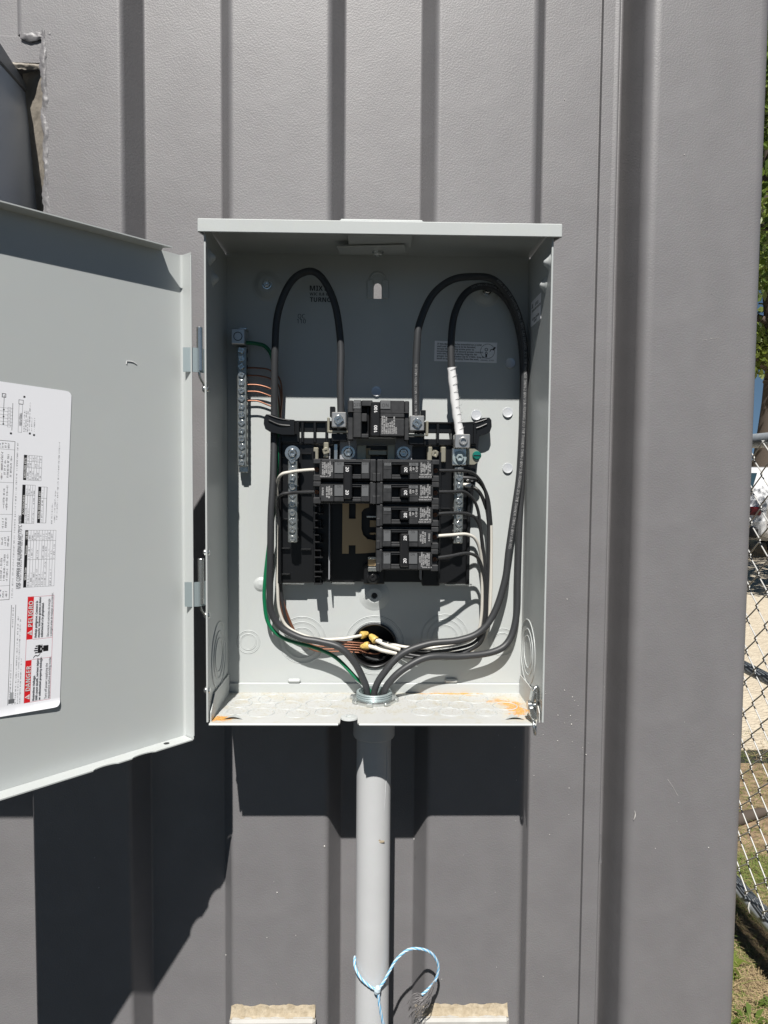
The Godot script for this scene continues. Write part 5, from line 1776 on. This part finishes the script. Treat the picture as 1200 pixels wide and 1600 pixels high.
func build_car() -> void:
	var at := Vector3(7850, GROUND, -12850)
	var t := thing("parked_car", "white parked car beyond the chain-link fence", "car", at)
	var yaw := 0.6
	var bas := Basis(Vector3.UP, yaw)
	# local: x forward, y up, z to the right-hand side; loft of stations across the width
	var side := [[-2150, 420], [-2200, 640], [-2140, 900], [-2080, 1010], [-1300, 1040], [800, 1000], [1500, 930], [2050, 800], [2180, 600], [2150, 380], [1750, 300], [-1750, 300]]
	var cabin := [[-2020, 1000], [-1640, 1500], [-1500, 1560], [-200, 1590], [250, 1530], [1000, 1000]]
	var place := func(v: Vector3) -> Vector3: return at + bas * v
	var loft := func(st: SurfaceTool, prof: Array, stations: Array) -> void:
		for s in stations.size() - 1:
			for i in prof.size():
				var j := (i + 1) % prof.size()
				var ps: Array[Vector3] = []
				for k in [[s, i], [s, j], [s + 1, j], [s + 1, i]]:
					var q: Array = prof[k[1]]
					var sc: Array = stations[k[0]]
					ps.append(place.call(Vector3(q[0] * sc[1], 930.0 + (q[1] - 930.0) * sc[2], sc[0])))
				var n := (ps[1] - ps[0]).cross(ps[3] - ps[0])
				if n.length() < 1.0:
					n = (ps[2] - ps[1]).cross(ps[3] - ps[1])
				n = n.normalized()
				var mid: Vector3 = (ps[0] + ps[1] + ps[2] + ps[3]) * 0.25 - place.call(Vector3(0, 800, 0))
				if n.dot(mid) < 0:
					n = -n
				quad(st, ps[0], ps[1], ps[2], ps[3], n)
		for s in [0, stations.size() - 1]:
			var pv := PackedVector2Array()
			for q in prof:
				pv.append(Vector2(q[0], q[1]))
			var idx := Geometry2D.triangulate_polygon(pv)
			var sc: Array = stations[s]
			var n: Vector3 = bas * Vector3(0, 0, signf(sc[0]))
			for k in range(0, idx.size(), 3):
				var pp: Array[Vector3] = []
				for m in 3:
					var q := pv[idx[k + m]]
					pp.append(place.call(Vector3(q.x * sc[1], 930.0 + (q.y - 930.0) * sc[2], sc[0])))
				tri(st, pp[0], pp[1], pp[2], n, n, n)
	var st := begin()
	loft.call(st, side, [[-900, 0.985, 0.9], [-840, 1.0, 0.98], [-700, 1.0, 1.0], [700, 1.0, 1.0], [840, 1.0, 0.98], [900, 0.985, 0.9]])
	part("body", st, M.car_paint, t)
	st = begin()
	loft.call(st, cabin, [[-780, 1.0, 0.05], [-640, 0.99, 0.94], [-560, 1.0, 1.0], [560, 1.0, 1.0], [640, 0.99, 0.94], [780, 1.0, 0.05]])
	part("cabin", st, M.car_paint, t)
	# rear glass, side glass
	st = begin()
	var rg := [Vector3(-2030, 1030, -560), Vector3(-2030, 1030, 560), Vector3(-1690, 1470, 500), Vector3(-1690, 1470, -500)]
	quad(st, place.call(rg[0]), place.call(rg[1]), place.call(rg[2]), place.call(rg[3]), (bas * Vector3(-0.8, 0.6, 0)).normalized())
	part("rear_window", st, M.car_glass, t)
	for s in [-1.0, 1.0]:
		st = begin()
		var q := [Vector3(-1550, 1060, s * 775), Vector3(-100, 1060, s * 775), Vector3(-120, 1500, s * 665), Vector3(-1380, 1470, s * 672)]
		quad(st, place.call(q[0]), place.call(q[1]), place.call(q[2]), place.call(q[3]), (bas * Vector3(0, 0.3, s)).normalized())
		q = [Vector3(-30, 1060, s * 775), Vector3(780, 1060, s * 775), Vector3(280, 1480, s * 668), Vector3(-50, 1500, s * 665)]
		quad(st, place.call(q[0]), place.call(q[1]), place.call(q[2]), place.call(q[3]), (bas * Vector3(0, 0.3, s)).normalized())
		part("side_window", st, M.car_glass, t)
		st = begin()
		box(st, Vector3(-2215, 760, s * 700 - 130), Vector3(-2120, 900, s * 700 + 130), 20, bas, Vector3.ZERO)
		var tl := part("tail_light", st, M.tail_red, t)
		tl.position = at * 0.001
		for xw in [-1330.0, 1330.0]:
			st = begin()
			lathe(st, place.call(Vector3(xw, 320, s * 740)), bas * Vector3(0, 0, s), [[0.0, -60.0], [330.0, -60.0], [340.0, 40.0], [320.0, 160.0], [220.0, 170.0]], 24)
			var wh := part("wheel", st, M.rubber, t)
			st = begin()
			lathe(st, place.call(Vector3(xw, 320, s * 740)), bas * Vector3(0, 0, s), [[222.0, 160.0], [200.0, 172.0], [60.0, 178.0], [0.0, 180.0]], 20)
			part("rim", st, M.galvanised, wh)
	st = begin()
	for v in [[-2230.0, -2150.0]]:
		box(st, Vector3(v[0], 380, -800), Vector3(v[1], 560, 800), 30, bas, Vector3.ZERO)
	var bm := part("bumper", st, M.car_dark, t)
	bm.position = at * 0.001

func build_plants() -> void:
	# weeds by the container's corner
	var spots := [[1030.0, -1080.0, 1.0, "broad-leaved green weed by the fence's bottom rail"], [985.0, -880.0, 0.8, "small green weed nearest the container's foot"], [1075.0, -935.0, 0.7, "green weed with narrow leaves under the fence"], [1000.0, -1200.0, 0.8, "green weed behind the others, tight by the fence"]]
	for q in spots:
		var t := thing("weed", q[3], "plant", Vector3(q[0], GROUND, q[1]), "weeds by the container's corner")
		var st := begin()
		for i in 22:
			var a := rng.randf() * TAU
			var l: float = rng.randf_range(28, 66) * q[2]
			var d := Vector3(cos(a), 0, sin(a))
			var b := O + d * rng.randf_range(0, 14)
			var mid := b + d * l * 0.5 + Vector3(0, l * rng.randf_range(0.35, 0.75), 0)
			var tip := b + d * l + Vector3(0, l * rng.randf_range(0.2, 0.6), 0)
			var w := d.cross(Vector3.UP) * l * 0.13
			var n := (d * -0.4 + Vector3.UP).normalized()
			tri(st, b, mid + w, mid - w, n, n, n)
			tri(st, mid + w, tip, mid - w, n, n, n)
		part("leaves", st, M.leaf_2 if int(q[0]) % 2 == 0 else M.leaf_0, t)
	# dry straw and grass: nobody could count it
	O = Vector3.ZERO
	var st := begin()
	for k in 5:
		var a := k * 1.3
		var d := Vector3(cos(a), 0, sin(a))
		var l := 45.0 + 12.0 * k
		var up := 0.35 + 0.3 * (k % 3)
		var w := d.cross(Vector3.UP) * 1.6
		var b := d * 4.0
		var m := b + d * l * 0.5 + Vector3(0, l * up * 0.6, 0)
		var e := b + d * l + Vector3(0, l * up * 0.7, 0)
		var n := Vector3(0, 1, 0.2).normalized()
		tri(st, b - w, b + w, m, n, n, n)
		tri(st, m - w * 0.7, m + w * 0.7, e, n, n, n)
	var mesh := st.commit()
	mesh.surface_set_material(0, M.blade)
	var mm := MultiMesh.new()
	mm.transform_format = MultiMesh.TRANSFORM_3D
	mm.use_colors = true
	mm.mesh = mesh
	var cnt := 16000
	mm.instance_count = cnt
	var nz := noise(0.0018, 55, 3)
	for i in cnt:
		var x := rng.randf_range(520, 3600)
		var z := rng.randf_range(-3000, 600)
		if i < 6000:
			x = rng.randf_range(700, 1500)
			z = rng.randf_range(-1700, -500)
		var g := nz.get_noise_2d(x, z) + rng.randf_range(-0.25, 0.25) + (0.28 if z < -1300 else -0.05)
		var c := Color(0.46, 0.36, 0.20).lerp(Color(0.30, 0.22, 0.12), rng.randf())
		if g > 0.12:
			c = Color(0.11, 0.17, 0.035).lerp(Color(0.24, 0.27, 0.07), rng.randf())
		var s := rng.randf_range(0.4, 1.0)
		var b := Basis(Vector3.UP, rng.randf() * TAU).scaled(Vector3(s, s * rng.randf_range(0.15, 0.9), s))
		mm.set_instance_transform(i, Transform3D(b, Vector3(x, GROUND + MID, z) * 0.001))
		mm.set_instance_color(i, c)
	var mi := MultiMeshInstance3D.new()
	mi.name = "dry_grass"
	mi.multimesh = mm
	mi.material_override = M.blade
	add_child(mi)
	tag(mi, "dry straw and patchy green grass on the soil by the fence", "grass")
	mi.set_meta("kind", "stuff")
	# fallen pieces of wood behind the fence
	var lg := thing("fallen_branch", "thin weathered branch lying in the grass behind the fence", "branch", Vector3(1500, GROUND, -1900))
	st = begin()
	tube(st, spline([[1330, GROUND + 22, -1820], [1480, GROUND + 24, -1930], [1660, GROUND + 22, -2020]]), [18, 22, 23, 25, 24, 22, 23, 25, 24, 22, 20, 18, 14], 10)
	part("bark", st, M.bark, lg)
